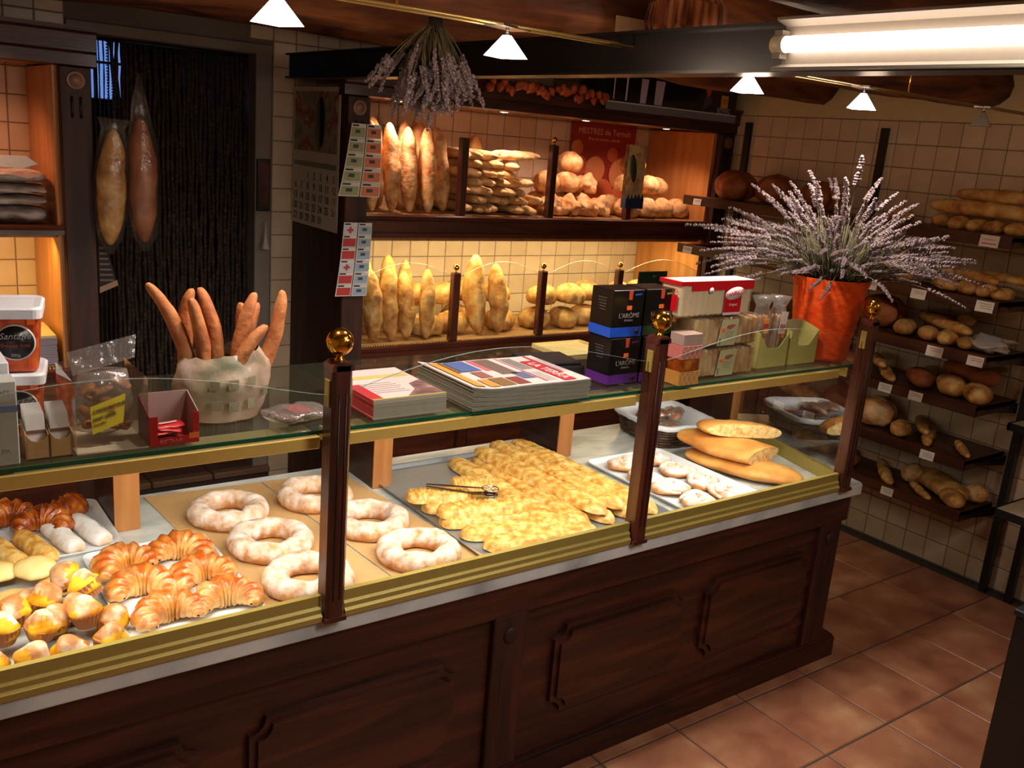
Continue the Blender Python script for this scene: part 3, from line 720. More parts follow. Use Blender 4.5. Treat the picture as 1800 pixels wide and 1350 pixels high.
def loaf(L, W, H, seed, pe=2.2, ns=26, nr=18, slash=0, bend=0, taper=1.0, bump=.06, flat=.35, cutx=None, sq=1.0):
    """one loaf lying along x, its underside at z = 0; pe shapes the ends, slash = number of scored cuts"""
    mb = MB(); vs = []; rnd = random.Random(seed)
    for i in range(ns + 1):
        t = -1 + 2 * i / ns
        te = math.sin(t * math.pi / 2)
        r = max(1e-3, (1 - abs(te) ** pe) ** (1 / pe if pe > 1.5 else .8))
        if taper < 1: r = r * (taper + (1 - taper) * (1 - abs(te)) ** .5) if abs(te) < 1 else 0
        x = te * L / 2
        yo = bend * (1 - te * te) * W + noise.noise(Vector((te * 2, seed, 1))) * W * .15 * (1 - te * te)
        for k in range(nr):
            a = 2 * math.pi * k / nr; cy, cz = math.cos(a), math.sin(a)
            s = 1 + bump * 2 * noise.noise(Vector((te * L * 9, cy * 1.5 + seed * 3.1, cz * 1.5)))
            cr = abs(noise.noise(Vector((te * L * 7 + 3, cy * 1.1 + seed, cz * 1.1 + 7))))
            s -= bump * 1.1 * max(0, 1 - cr * 9)
            if slash and cz > .2:
                u = (te * .5 + .5) * slash + cy * .35
                d = abs((u % 1) - .5)
                s *= 1 - .11 * max(0, 1 - d * 5.5) * min(1, (cz - .2) * 2) + .05 * max(0, 1 - abs(d - .25) * 6)
            y = cy * r * s * W / 2; z = cz * r * s * H / 2
            if z < -H / 2 * flat: z = -H / 2 * flat - (abs(z) - H / 2 * flat) * .15
            vs.append((x, y + yo, z + H / 2 * flat))
    fs = []
    for i in range(ns):
        for k in range(nr): fs.append((i * nr + k, (i + 1) * nr + k, (i + 1) * nr + (k + 1) % nr, i * nr + (k + 1) % nr))
    mb.add(vs, fs, 0, True); mz = min(v[2] for v in vs)
    mb.v = [(v[0], v[1], v[2] - mz) for v in mb.v]
    return mb

# mesh library
LIB = {}
def lib(key, fn, mat_):
    if key not in LIB: LIB[key] = fn().mesh(key.split('@')[0], mat_)
    return LIB[key]
def place(me, name, label, cat, loc, rot=(0, 0, 0), group=None, scale=None):
    o = link(name, me, None, loc, rot, scale); return tag(o, label, cat, group)
def dirrot(v, roll=0):
    """euler that turns local +x to direction v"""
    q = Vector(v).normalized().to_track_quat('X', 'Z'); return (q.to_matrix() @ Matrix.Rotation(roll, 3, 'X')).to_euler()

# ---- brown paper sheets with six sugared rings
pap = MB().prism([(.745, 2.925), (1.125, 2.90), (1.19, 2.03), (.80, 2.02)], 0, .0015, 'xy').mesh('baking_paper', KRAFT)
place(pap, 'baking_paper', 'brown baking paper under the three left sugared rings', 'paper', (0, 0, .790))
pap2 = MB().prism([(1.13, 2.90), (1.415, 2.88), (1.505, 2.04), (1.195, 2.03)], 0, .0015, 'xy').mesh('baking_paper', KRAFT)
place(pap2, 'baking_paper', 'brown baking paper under the three right sugared rings', 'paper', (0, 0, .7912))
def ring(seed, Rm=.092, r=.036):
    mb = MB(); n, k_ = 44, 14; vs = []
    for i in range(n):
        a = 2 * math.pi * i / n
        rr = r * (1 + .16 * noise.noise(Vector((math.cos(a) * 2, math.sin(a) * 2, seed))))
        Ra = Rm * (1 + .05 * noise.noise(Vector((math.cos(a), math.sin(a), seed + 4))))
        for k in range(k_):
            b = 2 * math.pi * k / k_; s = 1 + .1 * noise.noise(Vector((a * 4, b * 2, seed)))
            z = math.sin(b) * rr * s * .86
            if z < -rr * .55: z = -rr * .55
            vs.append(((Ra + math.cos(b) * rr * s) * math.cos(a), (Ra + math.cos(b) * rr * s) * math.sin(a), z + rr * .55))
    fs = [(i * k_ + k, ((i + 1) % n) * k_ + k, ((i + 1) % n) * k_ + (k + 1) % k_, i * k_ + (k + 1) % k_) for i in range(n) for k in range(k_)]
    mb.add(vs, fs, 0, True); mz = min(v[2] for v in mb.v); mb.v = [(v[0], v[1], v[2] - mz) for v in mb.v]; return mb
RG = [(.929, 2.655, 'sugared ring at the back left, behind the other rings of the left paper'), (.962, 2.392, 'sugared ring in the middle of the left paper'),
      (.965, 2.130, 'sugared ring half hidden by the post foot, at the front of the left paper'), (1.225, 2.665, 'sugared ring at the back right, behind the post'),
      (1.288, 2.400, 'sugared ring in the middle of the right paper'), (1.318, 2.145, 'sugared ring at the front right beside the coca tray')]
for i, (x, y, lb) in enumerate(RG):
    o = place(lib('sugared_ring@%d' % (i % 3), lambda: ring(i), SUGAR), 'sugared_ring', lb, 'ring bread', (x, y, .7932), (0, 0, i * 1.3), 'sugared dough rings on brown paper', (.98, .98, 1.08))

# ---- trays
def tray(name, lb, x0, x1, y0, y1, z, rot=0, h=.016, mat_=WHITE, cat='tray', lip=.012, rr=.03):
    cx, cy = (x0 + x1) / 2, (y0 + y1) / 2; w, d = (x1 - x0) / 2, (y1 - y0) / 2
    def rrect(w, d, r, n=5):
        return [(sx * (w - r) + r * math.cos(a), sy * (d - r) + r * math.sin(a)) for sx, sy, a0 in ((1, 1, 0), (-1, 1, 90), (-1, -1, 180), (1, -1, 270)) for a in [R(a0 + 90 * k / n) for k in range(n + 1)]]
    rings = [(rrect(w - lip - .004, d - lip - .004, rr * .7), 0), (rrect(w - .004, d - .004, rr), h - .003), (rrect(w, d, rr), h), (rrect(w, d, rr), h - .004),
             (rrect(w - .006, d - .006, rr), h - .008), (rrect(w - lip - .006, d - lip - .006, rr * .7), -.003)]
    mb = MB(); vs = []; n = len(rings[0][0])
    for poly, z_ in rings: vs += [(p[0], p[1], z_ + .003) for p in poly]
    fs = [tuple(range(n))] + [(i * n + (k + 1) % n, i * n + k, (i + 1) * n + k, (i + 1) * n + (k + 1) % n) for i in range(len(rings) - 1) for k in range(n)]
    fs += [tuple(reversed(range((len(rings) - 1) * n, len(rings) * n)))]
    mb.add(vs, fs); o = mb.build(name, mat_, None, (cx, cy, z), (0, 0, rot)); return tag(o, lb, cat)
tray('serving_tray', 'white plastic tray carrying the six glazed croissants', .478, .815, 2.035, 2.545, .7895)
tray('serving_tray', 'white plastic tray with sugared rolls and dark pastries, behind the muffins', .245, .60, 2.56, 3.0 - .06, .7895)
tray('serving_tray', 'grey metal tray under the flat coca breads', 1.475, 2.27, 2.03, 2.84, .7895, 0, .014, plain('grey_metal_tray', '8d929a', .35, .5))
tray('serving_tray', 'white plastic tray carrying the icing sugared ensaimadas', 2.325, 2.725, 1.99, 2.58, .7895)

# ---- croissants
def croissant(seed, dark=False):
    mb = MB(); n, K = 64, 18; vs = []
    for i in range(n + 1):
        t = -1 + 2 * i / n; a = t * 2.15; at = abs(t)
        c = Vector((math.sin(a) * .054, .046 - math.cos(a) * .046 + .006 * at, 0))
        seg = (at * 4.6 + .5) % 1.0
        r = (.036 * (1 - at ** 1.6) ** .6 + .004) * (1 + .13 * math.cos(seg * 2 * math.pi) * (1 if at > .12 else .4)) if at < 1 else .003
        nor = Vector((math.sin(a), -math.cos(a), 0))
        for k in range(K):
            b = 2 * math.pi * k / K; s = 1 + .10 * noise.noise(Vector((t * 7, b * 1.5, seed))) + .05 * noise.noise(Vector((t * 20, b * 3, seed)))
            h = 1.0 + .22 * max(0, 1 - at * 2.2)
            p = c + nor * math.cos(b) * r * s + Vector((0, 0, max(-.5, math.sin(b)) * r * s * h))
            vs.append((p.x, p.y, p.z))
    fs = [(i * K + k, (i + 1) * K + k, (i + 1) * K + (k + 1) % K, i * K + (k + 1) % K) for i in range(n) for k in range(K)]
    mb.add(vs, fs, 0, True); mz = min(v[2] for v in mb.v); mb.v = [(v[0], v[1] - .03, v[2] - mz) for v in mb.v]; return mb
CR = [(.560, 2.420, 200, 'glazed croissant at the back left of the white tray'), (.712, 2.435, 160, 'glazed croissant at the back right of the white tray'),
      (.568, 2.275, 175, 'glazed croissant in the left of the middle row of the tray'), (.722, 2.275, 190, 'glazed croissant in the right of the middle row of the tray'),
      (.590, 2.112, 185, 'glazed croissant at the front left of the white tray'), (.735, 2.120, 170, 'glazed croissant at the front right of the white tray')]
for i, (x, y, a, lb) in enumerate(CR):
    place(lib('croissant@%d' % (i % 3), lambda: croissant(i), GOLDEN), 'croissant', lb, 'croissant', (x, y - .012, .793), (R(0), 0, R(a)), 'glazed croissants on the white tray', (1.12, 1.06, 1.0))
for i, (x, y, a, z, lb) in enumerate([(.485, 2.86, 30, .793, 'dark glazed croissant at the right back of the rear tray'), (.345, 2.85, 200, .793, 'dark glazed croissant at the left back of the rear tray'),
                                      (.425, 2.765, 150, .793, 'dark glazed croissant lying in front of the other dark ones')]):
    place(lib('dark_croissant@%d' % i, lambda: croissant(7 + i), DPAST), 'dark_croissant', lb, 'croissant', (x, y, z), (0, 0, R(a)), 'dark glazed croissants on the rear tray', 1.02)
# ---- sugared and plain strudel rolls
def roll(seed):
    mb = loaf(.2, .062, .052, seed, pe=6, ns=22, nr=18, bump=.03); return mb
RL = [((.44, 2.765), (.475, 2.60), 0, 'white sugared roll second from the right on the rear tray'), ((.517, 2.785), (.552, 2.62), 0, 'white sugared roll at the right side of the rear tray'),
      ((.365, 2.72), (.40, 2.575), 1, 'golden strudel roll left of the sugared rolls'), ((.29, 2.71), (.325, 2.575), 1, 'golden strudel roll at the left edge of the rear tray')]
POWD = noisy('powdered_roll', [(.3, 'c9a070'), (.7, 'd9b88c')], 20, 4, .85, .3, 90, dust=.5, dustamt=.55, dustcol='e9e4e4')
for i, (a, b, k, lb) in enumerate(RL):
    d = Vector((b[0] - a[0], b[1] - a[1], 0)); c = ((a[0] + b[0]) / 2, (a[1] + b[1]) / 2, .7935)
    place(lib('strudel_roll@%d' % k, lambda: roll(k), [POWD, COCA][k]), 'strudel_roll', lb, 'roll', c, (0, 0, math.atan2(d.y, d.x)), 'strudel rolls on the rear tray')
# ---- round pale buns
def bun(r, h, seed): return loaf(2 * r, 2 * r, h, seed, pe=2.0, ns=20, nr=22, bump=.02, flat=.4)
for i, (x, y, z, tx, lb) in enumerate([(.352, 2.462, .822, 6, 'pale round bun lying on top of the other buns'), (.268, 2.49, .815, 0, 'pale round bun at the left edge of the picture'), (.285, 2.365, .79, 0, 'pale round bun at the front left of the buns'),
                                       (.392, 2.395, .79, 0, 'pale round bun leaning behind the muffins'), (.20, 2.42, .79, 0, 'pale round bun beyond the left edge')]):
    place(lib('round_bun', lambda: bun(.052, .042, 3), BISC), 'round_bun', lb, 'bun', (x, y, z), (R(tx), 0, i), 'pale round buns')
# ---- muffins in paper cups
def muffin_parts():
    cup = MB(); cup.lathe([(.022, 0), (.030, .018), (.036, .034)], n=44, flute=.03, smooth=False)
    cup.lathe([(.0355, .0335), (.029, .016)], n=44, flute=.03, smooth=False)
    top = MB(); vs = []; nu, nv = 24, 9
    prof = [(.028, .014), (.034, .030), (.037, .037), (.033, .046), (.025, .057), (.018, .066), (.008, .071), (.0006, .072)]
    top.lathe(prof, n=nu)
    for i, v in enumerate(top.v):
        s = 1 + .34 * noise.noise(Vector(v) * 34); top.v[i] = (v[0] * s, v[1] * s, v[2] * (1 + .05 * noise.noise(Vector(v) * 30)))
    top.m = [1 if sum(top.v[j][2] for j in f) / len(f) > .050 + .014 * math.sin(2 * math.atan2(top.v[f[0]][1], top.v[f[0]][0])) else 0 for f in top.f]
    return cup, top
mroot = None
MU = [(.150 + .185, 2.262, .815, 12, 'muffin high in the pile, left of the tallest one'), (.412, 2.305, .845, -35, 'tallest muffin, at the top of the pile beside the buns'), (.446, 2.235, .835, 30, 'muffin tipped to the right under the tallest one'),
      (.408, 2.125, .820, 0, 'sugar-topped muffin with the roundest crown, right of the middle'), (.305, 2.112, .820, 8, 'muffin with white icing facing the viewer, centre front'), (.272, 2.215, .815, -10, 'muffin in the second row at the left'),
      (.232, 2.125, .820, 5, 'muffin cut by the left edge of the picture, second row'), (.352, 2.035, .790, 15, 'front-row muffin third from the croissant tray'), (.428, 2.030, .790, 10, 'front-row muffin nearest the croissant tray'),
      (.272, 2.022, .790, 0, 'front-row muffin with yellow domed top at the left'), (.196, 2.03, .790, 0, 'front-row muffin at the lower left corner'), (.225, 2.20, .79, 0, 'muffin buried behind the left muffins'), (.450, 2.12, .79, 20, 'muffin low beside the tray edge'),
      (.345, 2.17, .79, 0, 'muffin buried in the middle of the pile'), (.40, 2.215, .79, 0, 'muffin buried under the tallest muffin'), (.31, 2.28, .79, 0, 'muffin at the back foot of the pile')]
for i, (x, y, z, tl, lb) in enumerate(MU):
    if mroot is None:
        t = thing('muffin', lb, 'muffin', (x, y, z), (R(tl), R(tl * .5), i), 'paper-cup muffins piled at the left'); c_, t_ = muffin_parts()
        c_.build('paper_cup', CUPP, t); t_.build('cake', [CAKE, CAKETOP], t); mroot = t; mk = kids(t); t.scale = (1.05,) * 3
    else: dup(mroot, (x, y, z), (R(tl), R(tl * .5 - 8 + (i % 3) * 8), i * 1.7), lb, None, 1.05, mk)

# ---- flat coca breads
def coca(L, W, H, seed):
    mb = MB(); n, m_ = 48, 12; vs = []
    for i in range(n + 1):
        t = -1 + 2 * i / n; e = (1 - abs(t) ** 7) ** .5 if abs(t) < 1 else 0
        for k in range(m_ + 1):
            u = -1 + 2 * k / m_; q = (1 - abs(u) ** 4) ** .5 if abs(u) < 1 else 0
            ripple = .18 * math.sin(t * L * 150 + u * 1.5 + noise.noise(Vector((t * 4, seed, 0))) * 4) + .35 * noise.noise(Vector((t * L * 28, u * 3, seed)))
            z = H * q * min(1, e * 1.2) * (1 + ripple * .5 * q)
            vs.append((t * L / 2, u * W / 2 * max(.05, e) + .006 * noise.noise(Vector((t * 3, seed, 9))), max(0, z)))
    N = m_ + 1
    fs = [(i * N + k, (i + 1) * N + k, (i + 1) * N + k + 1, i * N + k + 1) for i in range(n) for k in range(m_)]
    mb.add(vs, fs, 0, True)
    b0 = len(mb.v); mb.add([(v[0] * .98, v[1] * .9, -.001) for v in vs], [tuple(reversed(f)) for f in fs], 0, True)
    return mb
CO = [((1.845, 2.80), (1.83, 2.10), .797, 0, 'long coca bread at the far left of the bottom layer'), ((1.94, 2.79), (1.92, 2.08), .797, 0, 'long coca bread in the middle of the bottom layer'),
      ((2.03, 2.79), (2.02, 2.07), .797, 0, 'long coca bread low under the upper row'), ((2.12, 2.79), (2.12, 2.07), .797, 0, 'long coca bread low beside the right one'), ((2.215, 2.76), (2.22, 2.07), .797, 0, 'long coca bread nearest the ensaimada tray'),
      ((1.955, 2.80), (2.00, 2.09), .826, 0, 'long coca bread on top, left one of the upper row'), ((2.055, 2.84), (2.085, 2.10), .826, 0, 'long coca bread on top, second of the upper row'),
      ((2.145, 2.82), (2.165, 2.12), .826, 0, 'long coca bread on top, third of the upper row'),
      ((1.52, 2.10), (1.93, 2.055), .797, 1, 'short coca bread in front, nearest the glass'), ((1.50, 2.20), (1.92, 2.13), .797, 1, 'short coca bread in the second row from the glass'),
      ((1.49, 2.31), (1.80, 2.25), .797, 1, 'short coca bread third from the glass, bottom layer'), ((1.50, 2.44), (1.75, 2.38), .797, 1, 'short coca bread under the tongs'),
      ((1.49, 2.33), (1.80, 2.262), .824, 1, 'short broad coca bread on top, in front of the tongs'), ((1.465, 2.485), (1.68, 2.415), .824, 1, 'short slim coca bread on top with the tongs lying on it'),
      ((1.66, 2.52), (1.80, 2.46), .826, 1, 'short coca bread end sticking out behind the tongs')]
for i, (a, b, z, k, lb) in enumerate(CO):
    d = Vector((b[0] - a[0], b[1] - a[1], 0)); L_ = d.length
    me = lib('coca_bread@%d%d' % (k, i % 2), lambda: coca(.72 if k == 0 else .40, .094, .030, i), COCA)
    place(me, 'coca_bread', lb, 'flatbread', ((a[0] + b[0]) / 2, (a[1] + b[1]) / 2, z), (0, R(0), math.atan2(d.y, d.x)), 'flat coca breads on the metal tray', (L_ / (.72 if k == 0 else .40), 1.0, 1))
tg = thing('serving_tongs', 'steel serving tongs lying on the coca breads', 'tongs', (1.64, 2.40, .862), (0, R(2), math.atan2(-.12, .17)))
ST = plain('polished_steel', 'c4c4c6', .18, 1)
for s, nm in ((-1, 'arm'), (1, 'arm')):
    mb = MB(); mb.add([(-.13, -.008, s * .004), (-.13, .008, s * .004), (.06, .006, s * .011), (.06, -.006, s * .011), (-.13, -.008, s * .004 + .0012), (-.13, .008, s * .004 + .0012), (.06, .006, s * .011 + .0012), (.06, -.006, s * .011 + .0012)],
                      [(0, 1, 2, 3), (7, 6, 5, 4), (0, 4, 5, 1), (1, 5, 6, 2), (2, 6, 7, 3), (3, 7, 4, 0)]); mb.build(nm, ST, tg)
mb = MB(); mb.lathe([(.001, -.012), (.016, -.010), (.026, -.003), (.028, 0), (.026, .001), (.015, -.007), (.001, -.009)], (.085, 0, -.006), 20); mb.build('spoon_bowl', ST, tg)
mb = MB(); mb.tube([(.085 + .028 * math.cos(a), .028 * math.sin(a), .013) for a in [i * math.pi / 10 for i in range(20)]], .002, 6, closed=True)
for a in (0, 60, 120): mb.tube([(.085 + .028 * math.cos(R(a)), .028 * math.sin(R(a)), .013), (.085 - .028 * math.cos(R(a)), -.028 * math.sin(R(a)), .013)], .0015, 5)
mb.build('slotted_bowl', ST, tg)
# ---- ensaimadas
def ensaimada(seed):
    mb = MB(); n = 70; pts = []; rad = []
    for i in range(n + 1):
        t = i / n; a = t * 2 * math.pi * 2.3; r = .006 + .045 * t
        pts.append((math.cos(a) * r * 1.25, math.sin(a) * r, .016 + .010 * (1 - t))); rad.append((.017 + .004 * math.sin(a * 3 + seed)) * (1 - .6 * max(0, t - .9) * 10))
    mb.tube(pts, rad, 10, flat=.9); mz = min(v[2] for v in mb.v); mb.v = [(v[0], v[1], (v[2] - mz)) for v in mb.v]; return mb
k = 0
for j, y in enumerate((2.07, 2.205, 2.34, 2.475)):
    for i, x in enumerate((2.42, 2.585)):
        place(lib('ensaimada@%d' % (k % 2), lambda: ensaimada(k % 2), ENSA), 'ensaimada', 'icing-sugared spiral pastry, %s row from the glass, %s side of its tray' % (ORD[j], ('left', 'right')[i]), 'pastry',
              (x + (j % 2) * .012, y, .794), (0, 0, .5 + k), 'icing sugared ensaimadas', (1.12, 1.12, 1)); k += 1
# ---- big golden flat breads, the upper two cut open
FLATM = noisy('golden_flat_crust', [(.25, 'a0602a'), (.45, 'cc8a40'), (.62, 'dca456'), (.85, 'e8bb74')], 9, 5, .6, .2, 50)
def flatbread(L, W, H, seed, cut=None):
    mb = loaf(L, W, H, seed, pe=2.4, ns=40, nr=28, bump=.03, flat=.75)
    if cut is None: return mb
    bm = bmesh.new(); vs = [bm.verts.new(v) for v in mb.v]
    for f in mb.f:
        try: bm.faces.new([vs[i] for i in f])
        except Exception: pass
    r = bmesh.ops.bisect_plane(bm, geom=bm.verts[:] + bm.edges[:] + bm.faces[:], plane_co=cut[0], plane_no=cut[1], clear_outer=True)
    ed = [e for e in r['geom_cut'] if isinstance(e, bmesh.types.BMEdge)]
    nf = bmesh.ops.contextual_create(bm, geom=ed)['faces'] if ed else []
    for f in bm.faces: f.smooth = True
    for f in nf: f.material_index = 1; f.smooth = False
    out = MB(); bm.verts.index_update()
    out.v = [tuple(v.co) for v in bm.verts]
    for f in bm.faces: out.f.append(tuple(v.index for v in f.verts)); out.m.append(f.material_index); out.s.append(f.smooth)
    bm.free(); return out
place(flatbread(.48, .215, .066, 1).mesh('flat_loaf', [FLATM, CUT]), 'flat_loaf', 'whole golden flat loaf at the bottom of the stack', 'bread', (2.865, 2.245, .795), (0, 0, R(-68)), 'stacked golden flat loaves')
place(flatbread(.50, .21, .070, 2, ((.11, 0, 0), (1, -.35, 0))).mesh('flat_loaf', [FLATM, CUT]), 'flat_loaf', 'cut golden flat loaf in the middle of the stack', 'bread', (2.865, 2.285, .853), (R(4), R(2), R(-66)), 'stacked golden flat loaves')
place(flatbread(.36, .20, .062, 3, ((0, -.03, 0), (.15, -1, 0))).mesh('flat_loaf', [FLATM, CUT]), 'flat_loaf', 'half golden flat loaf on top of the stack', 'bread', (2.915, 2.325, .916), (R(-3), R(3), R(-28)), 'stacked golden flat loaves')
# ---- wicker basket with wrapped pieces
wk = thing('wicker_basket', 'dark wicker basket lined with white plastic beside the flat loaves', 'basket', (2.915, 2.735, .790), (0, 0, R(-8)))
CANED = noisy('dark_wicker', [(.3, '2c1c12'), (.6, '5a4030'), (.8, '7a5c44')], 30, 3, .6, .4)
mb = MB(); W_, D_ = .15, .16
for lvl in range(7):
    z = .008 + lvl * .0125; g = 1 + lvl * .02; n = 48; pts = []
    for i in range(n):
        a = 2 * math.pi * i / n; ca, sa = math.cos(a), math.sin(a)
        q = (abs(ca) ** 5 + abs(sa) ** 5) ** (-.2); wv = .003 * math.sin(i * math.pi / 2 + (lvl % 2) * math.pi)
        pts.append((ca * q * (W_ * g + wv), sa * q * (D_ * g + wv), z))
    mb.tube(pts, .0062, 5, closed=True)
tag(mb.build('weave', CANED, wk), kind='stuff')
mb = MB()
for i in range(24):
    a = 2 * math.pi * i / 24; ca, sa = math.cos(a), math.sin(a); q = (abs(ca) ** 5 + abs(sa) ** 5) ** (-.2)
    mb.tube([(ca * q * W_, sa * q * D_, 0), (ca * q * W_ * 1.13, sa * q * D_ * 1.13, .092)], .004, 5)
tag(mb.build('stake', CANED, wk), kind='stuff')
MB().box(-W_ * .9, W_ * .9, -D_ * .9, D_ * .9, 0, .008).build('base', CANED, wk)
mb = MB(); n = 48; vs = []
for (g, z) in ((.93, .02), (1.04, .085), (1.15, .105), (1.22, .098), (1.19, .082)):
    for i in range(n):
        a = 2 * math.pi * i / n; ca, sa = math.cos(a), math.sin(a); q = (abs(ca) ** 6 + abs(sa) ** 6) ** (-1 / 6)
        w = 1 + .02 * noise.noise(Vector((ca * 4, sa * 4, z * 20))); vs.append((ca * q * W_ * g * w, sa * q * D_ * g * w, z + .006 * noise.noise(Vector((ca * 5, sa * 5, 3)))))
mb.add(vs, [(j * n + i, j * n + (i + 1) % n, (j + 1) * n + (i + 1) % n, (j + 1) * n + i) for j in range(4) for i in range(n)], 0, True)
mb.build('plastic_liner', plain('white_liner', 'cfd3da', .45), wk)
rnd = random.Random(4)
for i in range(14):
    x, y = 2.915 + rnd.uniform(-.10, .10), 2.735 + rnd.uniform(-.12, .11)
    t = thing('wrapped_cake', 'brown cake in clear film in the wicker basket, %s from the bottom of the heap' % ORD[i], 'cake', (x, y, .835 + .030 * (i % 3)), (rnd.uniform(-.4, .4), rnd.uniform(-.4, .4), rnd.uniform(0, 3)), 'film-wrapped cakes in the basket')
    loaf(.085, .055, .035, i, ns=12, nr=12).build('cake', DPAST, t)
    mb = loaf(.105, .066, .045, i + 20, ns=14, nr=12, pe=3, bump=.2); mb.build('film', FILM, t, (0, 0, -.003))

# ================================================================== loaves in the wall cabinet
def in_group(lst, grp): return grp
B_TALL = [lib('tall_loaf@%d' % i, (lambda i=i: loaf(.43, .108, .088, 10 + i, pe=2.0, ns=34, nr=18, bump=.07, bend=(-.1, .12, 0)[i], flat=.8, slash=(0, 2, 0)[i])), CRUST) for i in range(3)]
B_TALLY = [lib('tall_loaf@y%d' % i, (lambda i=i: loaf(.36, .106, .088, 30 + i, pe=2.0, ns=34, nr=18, bump=.08, bend=(.1, -.12, .05)[i], flat=.8)), CRUSTM) for i in range(3)]
def stand(me, x, y, z, L, leanx, leany, lb, grp, name='tall_loaf', roll=0, sc=1):
    d = Vector((math.sin(R(leanx)), math.sin(R(leany)), 1)).normalized()
    q = d.to_track_quat('X', 'Y'); rot = (q.to_matrix() @ Matrix.Rotation(roll, 3, 'X')).to_euler()
    c = Vector((x, y, z)) + d * L * sc / 2
    return place(me, name, lb, 'bread', c, rot, grp, sc)
zu = 1.612; g = 'tall floury loaves standing in the upper bay'
UP = [(2.112, 4.12, 0, 6, 1.0), (2.215, 4.11, 0, 8, 1.0), (2.32, 4.11, 0, 8, .97), (2.425, 4.11, 1, 8, 1.0), (2.14, 4.26, 0, 6, 1.10), (2.245, 4.28, -4, 6, 1.06), (2.36, 4.28, 3, 6, 1.04), (2.46, 4.27, 0, 7, 1.12), (2.565, 4.17, -4, 8, 1.0)]
UPL = ['tall floury loaf at the left end, front row of the upper bay', 'tall bright floury loaf second in the front row of the upper bay', 'tall floury loaf third in the front row of the upper bay', 'tall floury loaf at the right of the front row, upper bay',
       'tall loaf standing behind the leftmost one, upper bay', 'tall loaf at the back, seen between the second and third', 'tall loaf at the back, seen between the third and fourth', 'tallest loaf in the shade at the back of the upper bay', 'tall loaf leaning towards the first divider of the upper bay']
for i, (x, y, lx, ly, sc) in enumerate(UP): stand(B_TALL[i % 3], x, y, zu, .43, lx, ly, UPL[i], g, sc=sc, roll=i * .0)
zl = .952; g = 'tall yellow-lit loaves standing in the lower bay'
LO = [(2.155, 4.12, -2, 6, 1.02), (2.262, 4.12, -2, 6, 1.04), (2.362, 4.14, -2, 7, .98), (2.46, 4.13, 2, 6, 1.02), (2.20, 4.30, -1, 6, 1.18), (2.32, 4.30, 1, 6, 1.16), (2.43, 4.32, 2, 6, 1.08), (2.82, 4.12, -4, 5, 1.22), (2.94, 4.12, -3, 6, 1.08)]
LOL = ['tall golden loaf at the left end of the lower bay', 'tall golden loaf second from the left in the lower bay', 'tall golden loaf third from the left in the lower bay', 'tall golden loaf beside the first round loaves of the lower bay',
       'tall golden loaf at the back left of the lower bay', 'tall golden loaf at the back, second in the lower bay', 'tall golden loaf at the back, third in the lower bay', 'tallest golden loaf just right of the first lower divider', 'twisted golden loaf right of the tallest one, lower bay']
for i, (x, y, lx, ly, sc) in enumerate(LO): stand(B_TALLY[i % 3], x, y, zl, .36, lx, ly, LOL[i], g, sc=sc)
# round loaves of the lower bay
B_RND = [lib('round_loaf@%d' % i, (lambda i=i: loaf(.20, .18, .135, 50 + i, pe=2.1, ns=24, nr=22, bump=.05, flat=.6, slash=(2, 0)[i])), CRUSTM) for i in range(2)]
B_RNDF = [lib('round_loaf@f%d' % i, (lambda i=i: loaf(.16, .155, .135, 60 + i, pe=2.05, ns=24, nr=22, bump=.06, flat=.7, slash=(3, 0, 2)[i])), CRUST) for i in range(3)]
B_KNOB = lib('round_loaf@k', lambda: loaf(.16, .14, .12, 71, pe=2, ns=26, nr=22, bump=.32, flat=.7), CRUST)
LR = [(2.555, 4.22, .0), (2.545, 4.34, .14), (2.74, 4.25, .0), (2.73, 4.36, .14), (2.87, 4.42, .0), (2.90, 4.44, .14), (3.06, 4.25, .0), (3.08, 4.34, .14), (3.31, 4.24, .0), (3.33, 4.22, .14), (3.50, 4.22, .0), (3.52, 4.20, .14),
      (3.69, 4.25, .0), (3.71, 4.27, .14), (3.90, 4.24, .0), (3.93, 4.22, .14), (4.10, 4.24, .0), (4.13, 4.25, .14), (4.31, 4.24, .0)]
for i, (x, y, dz) in enumerate(LR):
    place(B_RND[i % 2], 'round_loaf', 'round golden loaf in the lower bay %s, %s' % ('bottom layer' if dz == 0 else 'upper layer', nth(i // 2, 10)), 'bread', (x, y, zl + dz), (0, R(3 * (i % 3)), i * 1.1), 'round golden loaves in the lower bay', (.97, .97, 1.04))
# upper bay: pile of narrow baguettes pointing forward
B_BAG = [lib('small_baguette@%d' % i, (lambda i=i: loaf(.44, .074, .056, 80 + i, pe=2.6, ns=30, nr=14, bump=.08, bend=(.2, -.25, .1)[i], flat=.8)), CRUSTP) for i in range(3)]
rnd = random.Random(11); k = 0; g = 'pale baguettes piled in the upper bay'
for row in range(7):
    n = [7, 7, 6, 6, 5, 4, 2][row]
    for j in range(n):
        x = 2.715 + (j + .5 * (row % 2)) * (.46 / 6.6) + rnd.uniform(-.008, .008) + (.03 if row > 4 else 0)
        place(B_BAG[k % 3], 'small_baguette', 'pale baguette in the upper bay pile, %s row up, %s' % (ORD[row], nth(j, n)), 'bread',
              (x, 4.31 + rnd.uniform(-.03, .03), zu + .001 + row * .046), (0, rnd.uniform(-.03, .03), R(90) + rnd.uniform(-.16, .16)), g); k += 1
for i, (x, a, lb) in enumerate([(2.80, 35, 'pale baguette lying aslant on top of the pile, left'), (2.98, -12, 'pale baguette lying aslant on top of the pile, middle'), (3.05, 5, 'pale baguette lying across the top of the pile, right')]):
    place(B_BAG[i], 'small_baguette', lb, 'bread', (x, 4.20, zu + .275 + .01 * i), (0, 0, R(a)), g, .8)
